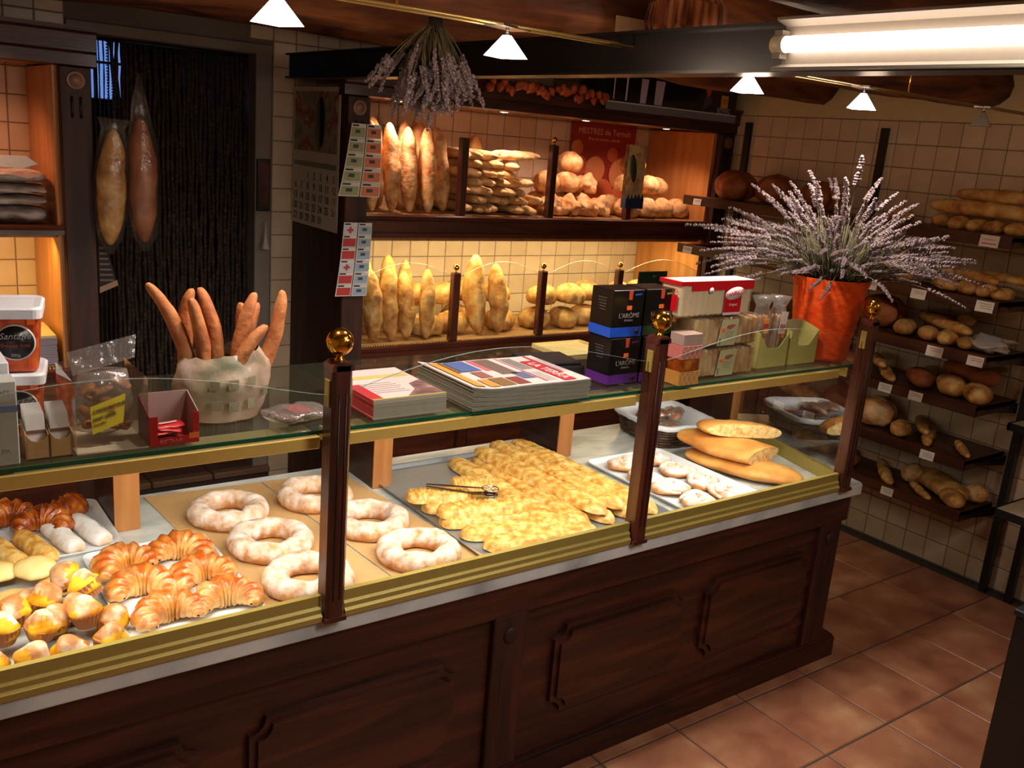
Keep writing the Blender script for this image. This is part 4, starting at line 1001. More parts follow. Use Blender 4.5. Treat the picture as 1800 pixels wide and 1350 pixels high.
stand(B_TALLY[1], 2.99, 4.56, zu, .36, 0, 0, 'brown loaf standing in the shade behind the baguette pile', 'single loaf at the back', sc=1.12)
# upper bay right: round floury loaves
URL = [(3.31, 4.20, 0, 1), (3.44, 4.18, 0, 1), (3.57, 4.20, 0, 1), (3.69, 4.22, 0, 1), (3.35, 4.36, .0, 0), (3.50, 4.38, 0, 0), (3.66, 4.38, 0, 0), (3.36, 4.30, .12, 0), (3.53, 4.34, .12, 0), (3.67, 4.34, .12, 1), (3.60, 4.40, .235, 0),
       (3.87, 4.17, 0, 0), (4.03, 4.17, 0, 0), (4.19, 4.19, 0, 0), (4.34, 4.22, 0, 0), (3.88, 4.34, 0, 0), (4.08, 4.35, 0, 0), (3.93, 4.26, .13, 0), (4.10, 4.25, .13, 0), (4.02, 4.30, .25, 0), (4.26, 4.34, .12, 0)]
def URLAB(i, x, y, dz, kb):
    same = sorted([q for q in URL if (q[2] > 0) == (dz > 0) and (q[0] < 3.75) == (x < 3.75)], key=lambda q: q[0])
    return '%s floury loaf, %s of the %s %s the last divider' % ('knobbly' if kb else 'round', nth(same.index(URL[i]), len(same)), 'stacked ones' if dz > 0 else 'bottom ones', 'left of' if x < 3.75 else 'right of')
for i, (x, y, dz, kb) in enumerate(URL):
    me = B_KNOB if kb else B_RNDF[i % 3]
    place(me, 'round_loaf', URLAB(i, x, y, dz, kb), 'bread',
          (x, y, zu + dz), (R(-4 * (i % 3)), R(5 * (i % 2)), i * 2.1), 'round floury loaves in the upper bay')

# ================================================================== bread rack on the right wall
rk = thing('bread_rack', 'dark wooden bread rack with six shelves on the tiled right wall', 'rack', (4.56, 3.0, 0)); ro = Vector((4.56, 3.0, 0))
RS = dict(a=1.762, b=1.472, B=1.22, C=.985, D=.72, E=.45); XF = 4.20
for y in (3.93, 3.0, 1.995):
    mb = MB(); mb.box(4.582, 4.606, y - .02, y + .02, .02 if y < 2.5 else .3, 2.22); mb.xf(Matrix.Translation(-ro)); mb.build('upright', BLACKM, rk)
for kx, z in RS.items():
    ex = .06 if kx == 'E' else 0
    mb = MB(); mb.box(XF + ex, 4.57, 2.03, 4.02, z - .022, z - .002); mb.xf(Matrix.Translation(-ro)); sh = mb.build('shelf', RACKW, rk)
    mb = MB(); mb.prism([(XF + ex, z - .05), (XF + ex + .018, z - .05), (XF + ex + .018, z), (XF + ex + .004, z + .006), (XF + ex - .004, z + .002), (XF + ex - .004, z - .046)], 2.03, 4.02, 'xz')
    mb.xf(Matrix.Translation(-ro)); mb.build('front_lip', RACKW, sh)
    mb = MB(); mb.box(XF + ex + .01, 4.57, 2.03, 2.045, z - .05, z + .0); mb.xf(Matrix.Translation(-ro)); mb.build('end_board', RACKW, sh)
    for y in (3.93, 3.0, 1.995):
        mb = MB(); mb.prism([(4.582, z - .07), (4.582, z - .024), (4.30, z - .024), (4.30, z - .034)], y + .024, y + .032, 'xz'); mb.xf(Matrix.Translation(-ro)); mb.build('bracket', BLACKM, rk)
B_OV = [lib('oval_loaf@%d' % i, (lambda i=i: loaf(.2, .105, .085, 90 + i, pe=2.2, ns=22, nr=16, bump=.04, flat=.7, slash=(0, 3)[i])), CRUSTM) for i in range(2)]
B_OVD = lib('oval_loaf@d', lambda: loaf(.24, .12, .09, 95, pe=2.3, ns=22, nr=16, bump=.04, flat=.7), CRUSTD)
B_BIG = lib('big_dark_loaf', lambda: loaf(.24, .22, .19, 97, pe=2.1, ns=26, nr=24, bump=.03, flat=.8), CRUSTD)
B_BG = [lib('rack_baguette@%d' % i, (lambda i=i: loaf(.42, .075, .062, 100 + i, pe=2.6, ns=30, nr=14, bump=.05, bend=.15, flat=.7, slash=(5, 0)[i])), CRUSTM) for i in range(2)]
B_LONG = lib('long_loaf', lambda: loaf(.36, .135, .11, 104, pe=2.6, ns=28, nr=18, bump=.03, flat=.7, slash=3), CRUSTM)
F = {'dark': (B_BIG, 'big_round_loaf', 'big dark round loaf'), 'oval': (B_OV[0], 'oval_loaf', 'small oval loaf'), 'scored': (B_OV[1], 'oval_loaf', 'scored oval loaf'), 'dov': (B_OVD, 'oval_loaf', 'dark oval loaf'),
     'bag': (B_BG[0], 'baguette', 'scored baguette'), 'bagp': (B_BG[1], 'baguette', 'plain baguette'), 'long': (B_LONG, 'long_loaf', 'broad long loaf'), 'rnd': (B_RNDF[1], 'round_loaf', 'round loaf')}
# shelf, kind, x, y, dz, yaw (0 = along the wall normal), scale
RB = [('a', 'dark', 4.40, 3.80, 0, 20, 1.0), ('a', 'dark', 4.40, 3.50, 0, 70, 1.0), ('a', 'dark', 4.40, 3.2, 0, 10, .9), ('a', 'bag', 4.40, 2.22, .135, 80, 1.15), ('a', 'bag', 4.36, 2.27, .068, 88, 1.3), ('a', 'bagp', 4.44, 2.30, .075, 95, 1.1),
      ('a', 'oval', 4.33, 2.44, 0, 10, .8), ('a', 'oval', 4.31, 2.34, 0, 5, .85), ('a', 'oval', 4.31, 2.25, 0, 0, .8), ('a', 'oval', 4.31, 2.165, 0, -5, .8), ('a', 'oval', 4.32, 2.08, 0, 5, .8), ('a', 'oval', 4.34, 2.66, 0, 5, .9),
      ('b', 'dark', 4.37, 3.62, 0, 30, 1.0), ('b', 'dark', 4.40, 3.30, 0, 50, .85), ('b', 'dov', 4.36, 2.78, 0, 85, 1.1), ('b', 'rnd', 4.43, 2.42, 0, 0, .85), ('b', 'bag', 4.38, 2.26, .06, 60, .9), ('b', 'bag', 4.40, 2.14, .07, 75, .8),
      ('b', 'oval', 4.32, 2.35, 0, 60, .85), ('b', 'oval', 4.31, 2.24, 0, 40, .9), ('b', 'oval', 4.31, 2.145, 0, 10, .85), ('b', 'oval', 4.31, 2.07, 0, 0, .75), 
      ('B', 'dark', 4.40, 2.71, 0, 20, .95), ('B', 'scored', 4.32, 2.52, 0, 25, 1.0), ('B', 'oval', 4.31, 2.39, 0, 30, .9), ('B', 'oval', 4.31, 2.29, 0, 25, .9), ('B', 'oval', 4.30, 2.19, 0, 25, .75), ('B', 'bag', 4.42, 2.38, .055, 62, 1.05), ('B', 'rnd', 4.48, 2.30, .075, 0, .55), ('B', 'dov', 4.36, 2.95, 0, 20, 1.1),
      ('C', 'bag', 4.38, 2.66, .04, 40, .8), ('C', 'bagp', 4.33, 2.57, 0, 40, .8), ('C', 'dov', 4.34, 2.40, 0, 45, 1.0), ('C', 'scored', 4.33, 2.235, 0, 40, 1.25), ('C', 'oval', 4.31, 2.095, 0, 35, 1.15), ('C', 'dov', 4.47, 2.22, .05, 75, 1.3), ('C', 'dov', 4.34, 2.85, 0, 60, 1.1), ('C', 'long', 4.38, 3.25, 0, 60, .8),
      ('D', 'rnd', 4.34, 2.60, 0, 0, 1.25), ('D', 'oval', 4.30, 2.43, 0, 25, .95), ('D', 'bag', 4.42, 2.38, .03, 35, .8), ('D', 'bagp', 4.36, 2.30, 0, 25, .75), ('D', 'bag', 4.34, 2.12, 0, 40, .6), ('D', 'long', 4.38, 3.12, 0, 75, .9), ('D', 'dov', 4.33, 3.38, 0, 30, 1), ('D', 'dark', 4.40, 2.85, 0, 10, .8),
      ('E', 'bag', 4.40, 2.52, 0, 40, .85), ('E', 'rnd', 4.46, 2.40, 0, 0, .8), ('E', 'long', 4.44, 2.24, .0, 65, 1.0), ('E', 'bagp', 4.33, 2.28, 0, 50, .6), ('E', 'oval', 4.33, 2.115, 0, 45, 1.0), ('E', 'rnd', 4.50, 2.09, 0, 0, .75), ('E', 'long', 4.42, 3.0, 0, 80, .85), ('E', 'dov', 4.38, 3.45, 0, 20, 1.0), ('E', 'dov', 4.40, 2.75, 0, 40, 1.0)]
SN = dict(a='top', b='second', B='third', C='fourth', D='fifth', E='lowest')
cnt = {}
for (sh, kd, x, y, dz, yaw, sc) in RB: cnt[(sh, kd)] = cnt.get((sh, kd), 0) + 1
seen = {}
for (sh, kd, x, y, dz, yaw, sc) in sorted(RB, key=lambda q: -q[3]):
    me, nm, ds = F[kd]; i = seen.get((sh, kd), 0); seen[(sh, kd)] = i + 1
    n = cnt[(sh, kd)]
    place(me, nm, '%s on the %s rack shelf%s' % (ds, SN[sh], '' if n == 1 else ', %s of its kind' % nth(i, n)), 'bread', (x, y, RS[sh] + dz + .001), (0, R(random.uniform(-2, 2)), R(yaw)), 'breads on the wall rack', sc)
# price cards hanging on the shelf fronts
CARD = plain('price_card_white', 'd5cbbf', .7); INK = plain('red_ink', 'b05a4c', .7); INKP = plain('pink_marker', 'd0508c', .6); INKG = plain('grey_ink', '8a8078', .7)
CS = [('a', 3.90, .06, 0), ('a', 2.125, .085, 1), ('b', 3.93, .07, 0), ('b', 3.58, .07, 3), ('b', 2.67, .07, 0), ('b', 2.41, .075, 0), ('b', 2.085, .08, 2), ('B', 2.275, .08, 0), ('B', 2.075, .075, 0),
      ('C', 2.49, .07, 2), ('C', 2.325, .07, 0), ('D', 2.21, .07, 2), ('D', 3.44, .07, 2), ('D', 3.10, .07, 2), ('D', 2.90, .07, 2), ('D', 2.70, .06, 2), ('E', 2.41, .065, 2), ('E', 3.07, .065, 2), ('E', 2.89, .06, 2)]
cc = {}
for s_, *_ in CS: cc[s_] = cc.get(s_, 0) + 1
ci = {}
for (sh, y, w, kd) in sorted(CS, key=lambda q: -q[1]):
    i = ci.get(sh, 0); ci[sh] = i + 1
    ex = .06 if sh == 'E' else 0
    t = thing('price_card', 'white price card on the %s rack shelf%s' % (SN[sh], ', %s' % nth(i, cc[sh]) if cc[sh] > 1 else ''), 'price card', (XF + ex - .009, y, RS[sh] - .028), (0, R(8), R(3)), 'price cards on the rack')
    h = w * .62
    MB().box(-.001, .001, -w / 2, w / 2, -h / 2, h / 2).build('card', CARD, t)
    mb = MB()
    if kd == 1: mb.box(-.0016, -.001, -w * .38, w * .38, -h * .28, -h * .16); mb.build('marker_line', INKP, t); mb = MB(); mb.box(-.0016, -.001, -w * .3, w * .34, h * .1, h * .16); mb.build('printed_line', INKG, t)
    elif kd != 3:
        for q in range(2 if kd == 0 else 3):
            mb = MB(); mb.box(-.0016, -.001, -w * .4, w * (.36 - .08 * q), h * (.22 - .2 * q), h * (.28 - .2 * q)); mb.build('printed_line', INK if kd == 0 else INKG, t)

# ================================================================== curtain in the doorway
cu_ = thing('bead_curtain', 'dark brown chenille strand curtain hanging in the doorway', 'curtain', (1.37, 4.76, 2.3))
MB().tube([(-.46, 0, .0), (.46, 0, .0)], .009, 8).build('rail', BLACKM, cu_)
CHEN = noisy('dark_chenille', [(.35, '1d1410'), (.55, '38281f'), (.75, '54402f')], 40, 3, .9, .8, 60, stretch=(1, 1, 2))
sm = []
for q in range(4):
    mb = MB(); pts = []; rad = []
    for i in range(40):
        z = -2.1 * i / 39; pts.append((.003 * math.sin(i * .9 + q * 2), .004 * math.sin(i * .7 + q), z)); rad.append(.0088 * (1 + .22 * math.sin(i * 2.4 + q)))
    mb.tube(pts, rad, 6); sm.append(mb.mesh('strand', CHEN))
rnd = random.Random(3)
for i in range(46):
    thin = i in (4, 5, 6, 7, 8, 9)
    link('strand', sm[i % 4], cu_, (-.452 + i * .0202, rnd.uniform(-.012, .012), -.004), (0, 0, rnd.uniform(0, 6)), (.40, .40, 1) if thin else (1.05, 1.05, 1))
# bluish glints of the strands, put into the colour of added beads
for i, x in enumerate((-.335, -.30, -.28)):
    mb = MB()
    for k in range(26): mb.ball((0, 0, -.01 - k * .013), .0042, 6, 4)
    mb.build('glint_string', plain('blue_glint', '4a6fb8', .08, .6), cu_, (x + .02, -.02, 0))
# picture and white bag inside the doorway edge
pf = thing('small_framed_picture', 'small dark framed picture on the right side of the doorway', 'picture', (1.80, 4.638, 1.68))
MB().cbox(-.035, .035, -.006, .006, -.13, .13, .003).build('frame', BLACK, pf); MB().box(-.026, .026, -.0075, -.006, -.11, .11).build('print', noisy('dark_red_print', [(.3, '2a0f0c'), (.6, '5e2418')], 12, 3, .6, 0), pf)
wbg = MB(); wbg.lathe([(.004, .14), (.006, .08), (.014, .03), (.026, .005), (.022, 0)], n=12)
tag(wbg.build('white_plastic_bag', MILK, None, (1.80, 4.60, 1.36)), 'small knotted white plastic bag hanging beside the doorway', 'bag')

# loaves in clear bags hanging on the left pilaster
for i, (x, z0, L, lb, tip, tx) in enumerate([(.912, 1.46, .46, 'left loaf hanging in a clear bag beside the left cabinet', .50, 3), (1.048, 1.47, .50, 'right loaf hanging in a clear bag, its bag pulled to a point', .66, -1)]):
    t = thing('hanging_loaf', lb, 'bread', (x, 4.0, z0), (0, R(tx), 0), 'bagged loaves hanging at the doorway')
    mb = loaf(L, .115, .09, 200 + i, pe=1.9, ns=30, nr=18, bump=.04, flat=.9); mb.xf(Matrix.Translation((0, .04, L / 2)) @ Matrix.Rotation(R(-90), 4, 'Y') @ Matrix.Rotation(R(90), 4, 'X') @ Matrix.Translation((0, 0, -.045)))
    mb.v = [(v[0], v[1] - .04, v[2]) for v in mb.v]; mb.build('loaf', CRUSTD if i else CRUSTM, t)
    mb = MB(); prof = [(.012, -.035), (.05, .03), (.064, .14), (.066, .28), (.060, .40), (.045, .46), (.030 if i else .062, tip), (.004 if i else .058, tip + .0)]
    if i: prof = prof[:-2] + [(.03, .56), (.004, .67)]
    mb.lathe(prof, n=18)
    for k, v in enumerate(mb.v):
        w = 1 + .16 * noise.noise(Vector((v[0] * 20, v[1] * 20, v[2] * 8 + i))); mb.v[k] = (v[0] * w, v[1] * w * .8, v[2])
    mb.build('clear_bag', THINF, t)
tw = MB()
for k in range(8): tw.add([(0, 0, -.03 - k * .025), (.02 + k * .006, -.004, -.032 - k * .026), (.02 + k * .006, -.004, -.05 - k * .026), (0, 0, -.048 - k * .025)], [(0, 1, 2, 3)], k % 2)
tw = MB(); tw.add([(0, 0, .0), (.02, -.005, 0), (.07, -.012, -.21), (0, 0, -.24), (0, .003, .0), (.02, -.002, 0), (.07, -.009, -.21), (0, .003, -.24)], [(0, 1, 2, 3), (7, 6, 5, 4), (0, 4, 5, 1), (1, 5, 6, 2), (2, 6, 7, 3), (3, 7, 4, 0)])
tt = thing('dish_towel', 'dark striped dish towel with pale hem hanging beside the left cabinet', 'towel', (.872, 4.035, 1.50))
tw.build('cloth', plain('dark_cloth', '2a2322', .9), tt)
for k in range(7):
    mb = MB(); mb.quad((.003, -.006, -.05 - k * .022), (.025 + k * .005, -.013, -.05 - k * .022), (.026 + k * .005, -.013, -.058 - k * .022), (.003, -.006, -.058 - k * .022)); mb.build('stripe', plain('grey_stripe', '6d5f58', .9), tt)
mb = MB(); mb.quad((.0, -.007, -.215), (.066, -.0165, -.185), (.071, -.0165, -.207), (.0, -.007, -.24)); mb.build('hem', plain('tan_hem', '9a7a66', .9), tt)

# calendar on the side of the big cabinet
cal = thing('wall_calendar', 'wall calendar with fruit picture and month grid on the cabinet side', 'calendar', (1.955, 4.365, 1.84))
CALW = plain('calendar_paper', 'cbbdb0', .7)
MB().box(-.001, .002, -.27, .27, -.335, .335).build('sheet', CALW, cal)
mb = MB(); mb.box(-.002, -.001, -.25, .25, .03, .315); mb.build('picture', noisy('fruit_print', [(.3, '6a5a4a'), (.5, '9c8c7c'), (.62, '8a3f22'), (.7, 'b09a80')], 9, 3, .6, 0), cal)
mb = MB(); mb.lathe([(.001, -.006), (.052, -.005), (.055, 0)], (0, 0, 0), 20, axis='x'); mb.xf(Matrix.Translation((-.0015, -.06, .17)) @ Matrix.Diagonal((1, 1, 2.2, 1))); mb.build('dark_bottle_print', plain('bottle_black', '16110f', .4), cal)
mb = MB(); mb.box(-.0022, -.001, -.25, .25, -.045, -.02); mb.build('month_bar', plain('bar_grey', '857a70', .6), cal)
NUMK = plain('calendar_black', '15100e', .6); NUMR = plain('calendar_red', '8c2b1e', .6); dn = 1
for r_ in range(5):
    for c_ in range(7):
        if r_ == 0 and c_ < 2: continue
        if dn > 31: break
        text(str(dn), .052, NUMR if c_ == 6 else NUMK, cal, (-.002, .225 - c_ * .075, -.09 - r_ * .052), (R(90), 0, R(-90)), 'day_number', align='CENTER', sx=.9); dn += 1

# lottery sheets
def tickets(name, lb, loc, cols, rows, w, h, cmap, taper, rotz, rx=0):
    t = thing(name, lb, 'ticket strip', loc, (rx, 0, rotz), 'lottery ticket strips hanging on the cabinet post')
    for c in range(cols):
        for r_ in range(rows):
            def X(u, v): tt_ = (r_ + v) / rows; return ((c + u - cols / 2) * w * (1 + taper * tt_) - .03 * tt_ * (1 if taper > 0 else .6), -.012 * math.sin(tt_ * 2.5) - .006 * c, -(r_ + v) * h)
            mb = MB(); a, b, c1, d = X(0.01, .01), X(.99, .01), X(.99, .99), X(.01, .99); o = (0, .0012, 0)
            vs = [Vector(p) for p in (a, b, c1, d)]; vs += [v + Vector(o) for v in vs]
            mb.add(vs, [(3, 2, 1, 0), (4, 5, 6, 7), (0, 1, 5, 4), (1, 2, 6, 5), (2, 3, 7, 6), (3, 0, 4, 7)])
            tk = mb.build('ticket', WPAPER, t)
            def q(u0, u1, v0, v1, m_, nm):
                p = [Vector(X(u, v)) + Vector((0, -.0009, 0)) for u, v in ((u0, v0), (u1, v0), (u1, v1), (u0, v1))]
                mb = MB(); mb.add(p, [(0, 3, 2, 1)]); mb.build(nm, m_, tk)
            k = cmap[c][r_ % len(cmap[c])]
            q(.06, .94, .28, .92, TKM[k], 'printed_field'); q(.08, .5, .08, .2, NUMK, 'serial_line')
            if k == 'w':
                q(.42, .58, .36, .86, TKM['r'], 'red_cross_bar'); q(.28, .72, .52, .70, TKM['r'], 'red_cross_bar')
            elif k != 'r': q(.3, .62, .42, .66, TKM['d'], 'print_mark')
    return t
TKM = {'g': plain('ticket_green', '9fa67a', .7), 'o': plain('ticket_orange', 'd9825c', .7), 'r': plain('ticket_red', 'c03a3a', .7), 'b': plain('ticket_blue', '9bb0c4', .7), 'w': plain('ticket_pale_blue', 'c3c9d6', .7), 'd': plain('ticket_dark', '4a4a4e', .7), 'y': plain('ticket_tan', 'b59a7a', .7)}
tickets('ticket_strip', 'upper strip of green and orange lottery tickets on the cabinet post', (2.035, 3.985, 2.02), 2, 5, .074, .066, {0: 'g', 1: 'o'}, .42, 0)
tickets('ticket_strip', 'lower strip of red and blue lottery tickets on the cabinet post', (2.01, 3.985, 1.57), 2, 6, .072, .058, {0: 'wrrwrr', 1: 'b'}, .12, 0)

# dark green tag hung at the right end of the lower bay, snack bag on the last upper divider
gt = thing('green_tag', 'dark green card with a white ring hanging at the right of the lower bay', 'sign', (4.03, 4.035, 1.23))
MB().cbox(-.12, .12, -.003, .003, -.07, .07, .001).build('card', plain('dark_green_card', '16321f', .5), gt)
MB().tube([(.01 + .010 * math.cos(a), -.004, .04 + .010 * math.sin(a)) for a in [i * math.pi / 8 for i in range(16)]], .0022, 5, closed=True).build('ring', CHROME, gt)
sbg = thing('olive_snack_bag', 'tall patterned cream snack bag with a green olive picture hanging on a divider', 'snack bag', (3.775, 4.025, 1.73))
mb = MB(); n = 10
fr = [((-.07 + .14 * i / n), -.012 - .014 * math.sin(math.pi * i / n), z) for z in (0, .05, .15, .25, .30) for i in range(n + 1)]
bk_ = [(p[0], .012, p[2]) for p in fr]; N = n + 1
fs = [(j * N + i, j * N + i + 1, (j + 1) * N + i + 1, (j + 1) * N + i) for j in range(4) for i in range(n)]
mb.add(fr, fs, 0, True); mb.add(bk_, [tuple(reversed(f)) for f in fs], 0); mb.build('bag', noisy('cream_bag_print', [(.38, 'a8825a'), (.55, 'cdb07a'), (.64, 'b8703c'), (.72, '7d8a44')], 14, 3, .35, .1, rnd=False), sbg)
mb = MB(); mb.lathe([(.001, -.006), (.022, -.004), (.026, 0)], (0, 0, 0), 16, axis='y'); mb.xf(Matrix.Translation((-.035, -.026, .17)) @ Matrix.Rotation(R(-10), 4, 'Y') @ Matrix.Diagonal((1, 1, 3.0, 1))); mb.build('olive_print', plain('dark_olive_green', '2c3a20', .4), sbg)
mb = MB(); mb.box(-.07, .07, -.028, .013, -.055, .0); mb.build('blue_base', plain('dark_blue_print', '20304a', .4), sbg)
for k in range(5): MB().prism([(-.066 + k * .028, .0), (-.044 + k * .028, .0), (-.055 + k * .028, .028)], -.030, -.026, 'xz').build('blue_point', MATS['dark_blue_print'], sbg)
MB().lathe([(.004, .30), (.007, .305), (.004, .318)], n=10).build('hook', CHROME, sbg)

# dried physalis garland along the crown
gl = thing('physalis_garland', 'garland of dried orange physalis lanterns on the cabinet crown', 'garland', (3.08, 3.985, 2.25))
mb = MB(); mb.tube([(-.40 + .8 * i / 20, -.01 + .012 * math.sin(i), .03 + .012 * math.sin(i * 1.7)) for i in range(21)], .004, 5); mb.build('twig', plain('dry_twig', '4a2c1c', .8), gl)
PHY = noisy('dry_orange_husk', [(.3, '7a2c10'), (.55, 'b8542a'), (.8, 'd07848')], 20, 3, .5, .4)
mb = MB(); mb.lathe([(.001, -.034), (.012, -.022), (.020, -.006), (.019, .008), (.008, .018), (.002, .024)], n=10); 
for i, v in enumerate(mb.v): mb.v[i] = (v[0] * (1.12 if i % 2 else .92), v[1] * (1.12 if i % 2 else .92), v[2])
pm = mb.mesh('lantern', PHY); rnd = random.Random(9)
for i in range(30):
    link('lantern', pm, gl, (-.39 + .026 * i + rnd.uniform(-.01, .01), -.02 + rnd.uniform(-.012, .008), .012 + rnd.uniform(-.02, .03)), (rnd.uniform(-.7, .7), rnd.uniform(-.7, .7), rnd.uniform(0, 6)), rnd.uniform(.75, 1.15))

# ================================================================== lavender
LAV = noisy('dried_lavender', [(.3, '584b4c'), (.5, '7a6a6c'), (.7, '95868a'), (.85, 'ac9ea0')], 60, 3, .9, .3)
STEM = noisy('dried_stem', [(.3, '4f4632'), (.6, '7d6e50'), (.8, '98885f')], 20, 2, .9, 0)
LAVD = noisy('dull_dried_lavender', [(.3, '4c4144'), (.55, '75686c'), (.8, '9d9094')], 60, 3, .9, .3)
def sprig(L, bend, seed, head=.11, rb=.0092, sr=.0013):
    mb = MB(); rn = random.Random(seed); n = 9
    def P(t): return Vector((bend * L * t * t, .03 * L * math.sin(t * 3 + seed), L * t * (1 - .25 * abs(bend) * t)))
    mb.tube([P(i / n * (1 - head / L * .2)) for i in range(n + 1)], sr, 4, 1)
    hn = max(7, int(head / .009))
    for k in range(hn):
        t = 1 - head / L * (1 - k / hn); p = P(t)
        r = rb * (1 - .45 * k / hn)
        for j in range(3):
            a = rn.uniform(0, 6.28); o = Vector((math.cos(a), math.sin(a), .2)) * r * .75
            c = p + o; s = r * rn.uniform(.65, 1.0)
            mb.add([c + Vector(q) * s for q in ((1, 0, 0), (-1, 0, 0), (0, 1, 0), (0, -1, 0), (0, 0, 1.3), (0, 0, -1))],
                   [(0, 2, 4), (2, 1, 4), (1, 3, 4), (3, 0, 4), (2, 0, 5), (1, 2, 5), (3, 1, 5), (0, 3, 5)], 0)
    return mb
pot = thing('lavender_pot', 'bright orange flower pot of dried lavender at the right end of the glass shelf', 'potted plant', (3.085, 2.135, 1.2852))
ORG = noisy('orange_pot_plastic', [(.3, 'd83c0c'), (.7, 'ee5a18')], 30, 3, .45, .25, rnd=False)
mb = MB(); nu, nv = 72, 30; vs = []
for j in range(nv + 1):
    t = j / nv; r = .102 + .038 * t
    if t > .90: r += .006
    for k in range(nu):
        a = 2 * math.pi * k / nu; w = 0
        if t < .90: w = .0024 * math.sin(k * 2 * math.pi / 6 + math.sin(j * 2.1) * 2.2)
        vs.append(((r + w) * math.cos(a), (r + w) * math.sin(a), .31 * t))
mb.add(vs, [(j * nu + k, j * nu + (k + 1) % nu, (j + 1) * nu + (k + 1) % nu, (j + 1) * nu + k) for j in range(nv) for k in range(nu)] + [tuple(reversed(range(nu)))], 0, True)
mb.lathe([(.146, .31), (.136, .31), (.134, .27)], n=48); mb.build('pot', ORG, pot)
MB().lathe([(.134, .272), (.001, .28)], n=32).build('soil', plain('dry_soil', '2a2019', .95), pot)
LS = [sprig(L, b, i, h).mesh('lavender_sprig', [LAV, STEM]) for i, (L, b, h) in enumerate([(.44, .2, .10), (.44, .5, .12), (.44, .7, .13), (.46, .35, .10), (.36, .6, .15), (.46, .85, .12), (.34, .3, .14), (.38, .45, .15)])]
rnd = random.Random(21)
for i in range(285):
    az = rnd.uniform(0, 2 * math.pi); t = rnd.random() ** .75
    tilt = R(2 + 44 * t); rr = .11 * math.sqrt(rnd.random()) * (.3 + .7 * t)
    me = LS[rnd.choice([0, 3, 6, 7]) if t < .45 else rnd.choice([1, 2, 4, 5, 7])]
    q = Matrix.Rotation(az, 3, 'Z') @ Matrix.Rotation(tilt, 3, 'Y') @ Matrix.Rotation(rnd.uniform(-.7, .7), 3, 'Z')
    s = rnd.uniform(.58, 1.08)
    link('lavender_sprig', me, pot, (rr * math.cos(az), rr * math.sin(az), .265), q.to_euler(), s)
for (az, tl, s) in ((-2.2, 0, 1.2), (2.6, 8, 1.08), (-.2, 10, 1.08)):
    q = Matrix.Rotation(az, 3, 'Z') @ Matrix.Rotation(R(tl), 3, 'Y'); link('lavender_sprig', LS[0], pot, (0, 0, .265), q.to_euler(), s)
mb = MB()
for i in range(420):
    az = rnd.uniform(0, 6.283); tl = R(rnd.uniform(0, 48)); L_ = rnd.uniform(.14, .30); r0 = .11 * math.sqrt(rnd.random())
    a = Vector((r0 * math.cos(az), r0 * math.sin(az), .265)); d = Vector((math.sin(tl) * math.cos(az), math.sin(tl) * math.sin(az), math.cos(tl)))
    mb.tube([a, a + d * L_ * .5, a + d * L_ + Vector((0, 0, -.02))], [.0018, .0026, .0012], 3)
tag(mb.build('leaves_and_stems', noisy('grey_green_leaf', [(.3, '3c3a28'), (.6, '5f5a40'), (.8, '7c7458')], 20, 2, .9, 0), pot), kind='stuff')

hb = thing('hanging_lavender', 'upside-down bunch of dried lavender tied under the ceiling beams', 'dried flowers', (1.56, 2.62, 2.345))
MB().lathe([(.02, .0), (.022, -.02), (.018, -.04)], n=12).build('tie', plain('dark_string', '241a14', .9), hb)
MB().tube([(0, 0, -.01), (0, .0, .09), (0, .15, .11)], .003, 5).build('cord', MATS['dark_string'], hb)
HS = [sprig(L, b, 40 + i, h, .0088, .0016).mesh('lavender_sprig', [LAVD if i % 2 else LAV, STEM]) for i, (L, b, h) in enumerate([(.26, .25, .10), (.27, .5, .10), (.30, .15, .12), (.24, .8, .10), (.28, .35, .11)])]
for i in range(150):
    az = rnd.uniform(0, 6.283); t = rnd.random() ** .7; tl = R(180 - 3 - 52 * t)
    q = Matrix.Rotation(az, 3, 'Z') @ Matrix.Rotation(tl, 3, 'Y') @ Matrix.Rotation(rnd.uniform(-.6, .6), 3, 'Z')
    link('lavender_sprig', HS[rnd.randrange(5)], hb, (.015 * math.cos(az), .015 * math.sin(az), -.02), q.to_euler(), rnd.uniform(.75, 1.12) * (1 - .1 * t))

# ================================================================== goods on the glass shelf
ZS = 1.2855
ORS = plain('orange_price_sticker', 'ef6a1e', .6)
def sticker(parent, x, y, z, w=.014, h=.009, rot=(0, 0, 0)):
    return MB().box(-w / 2, w / 2, -.0005, 0, -h / 2, h / 2).build('price_sticker', ORS, parent, (x, y, z), rot)
# big white box and white carton at the left edge
wb1 = thing('white_goods_box', 'white box with blue band and faint print at the left edge of the glass shelf', 'box', (.19, 2.03, ZS))
MB().cbox(-.10, .081, -.03, .03, 0, .176, .002).build('box', plain('pale_grey_card', 'b6b6ac', .6), wb1)
MB().box(-.10, .0815, -.0308, -.030, .112, .126).build('blue_band', plain('soft_blue', '6f86a8', .6), wb1)
text('INSTANT', .016, plain('faint_print', '8f9494', .6), wb1, (.038, -.0306, .152), (R(90), 0, 0), align='CENTER')
text('COM EL PA', .014, MATS['faint_print'], wb1, (.030, -.0306, .03), (R(90), 0, 0), align='CENTER')
wb2 = thing('white_carton', 'plain white lidded carton behind the white box at the left edge', 'box', (.17, 2.15, ZS))
MB().cbox(-.10, .098, -.07, .07, 0, .172, .002).build('carton', WHITE, wb2)
mb = MB(); mb.cbox(-.102, .10, -.072, .072, .15, .195, .002); mb.build('lid', WHITE, wb2)
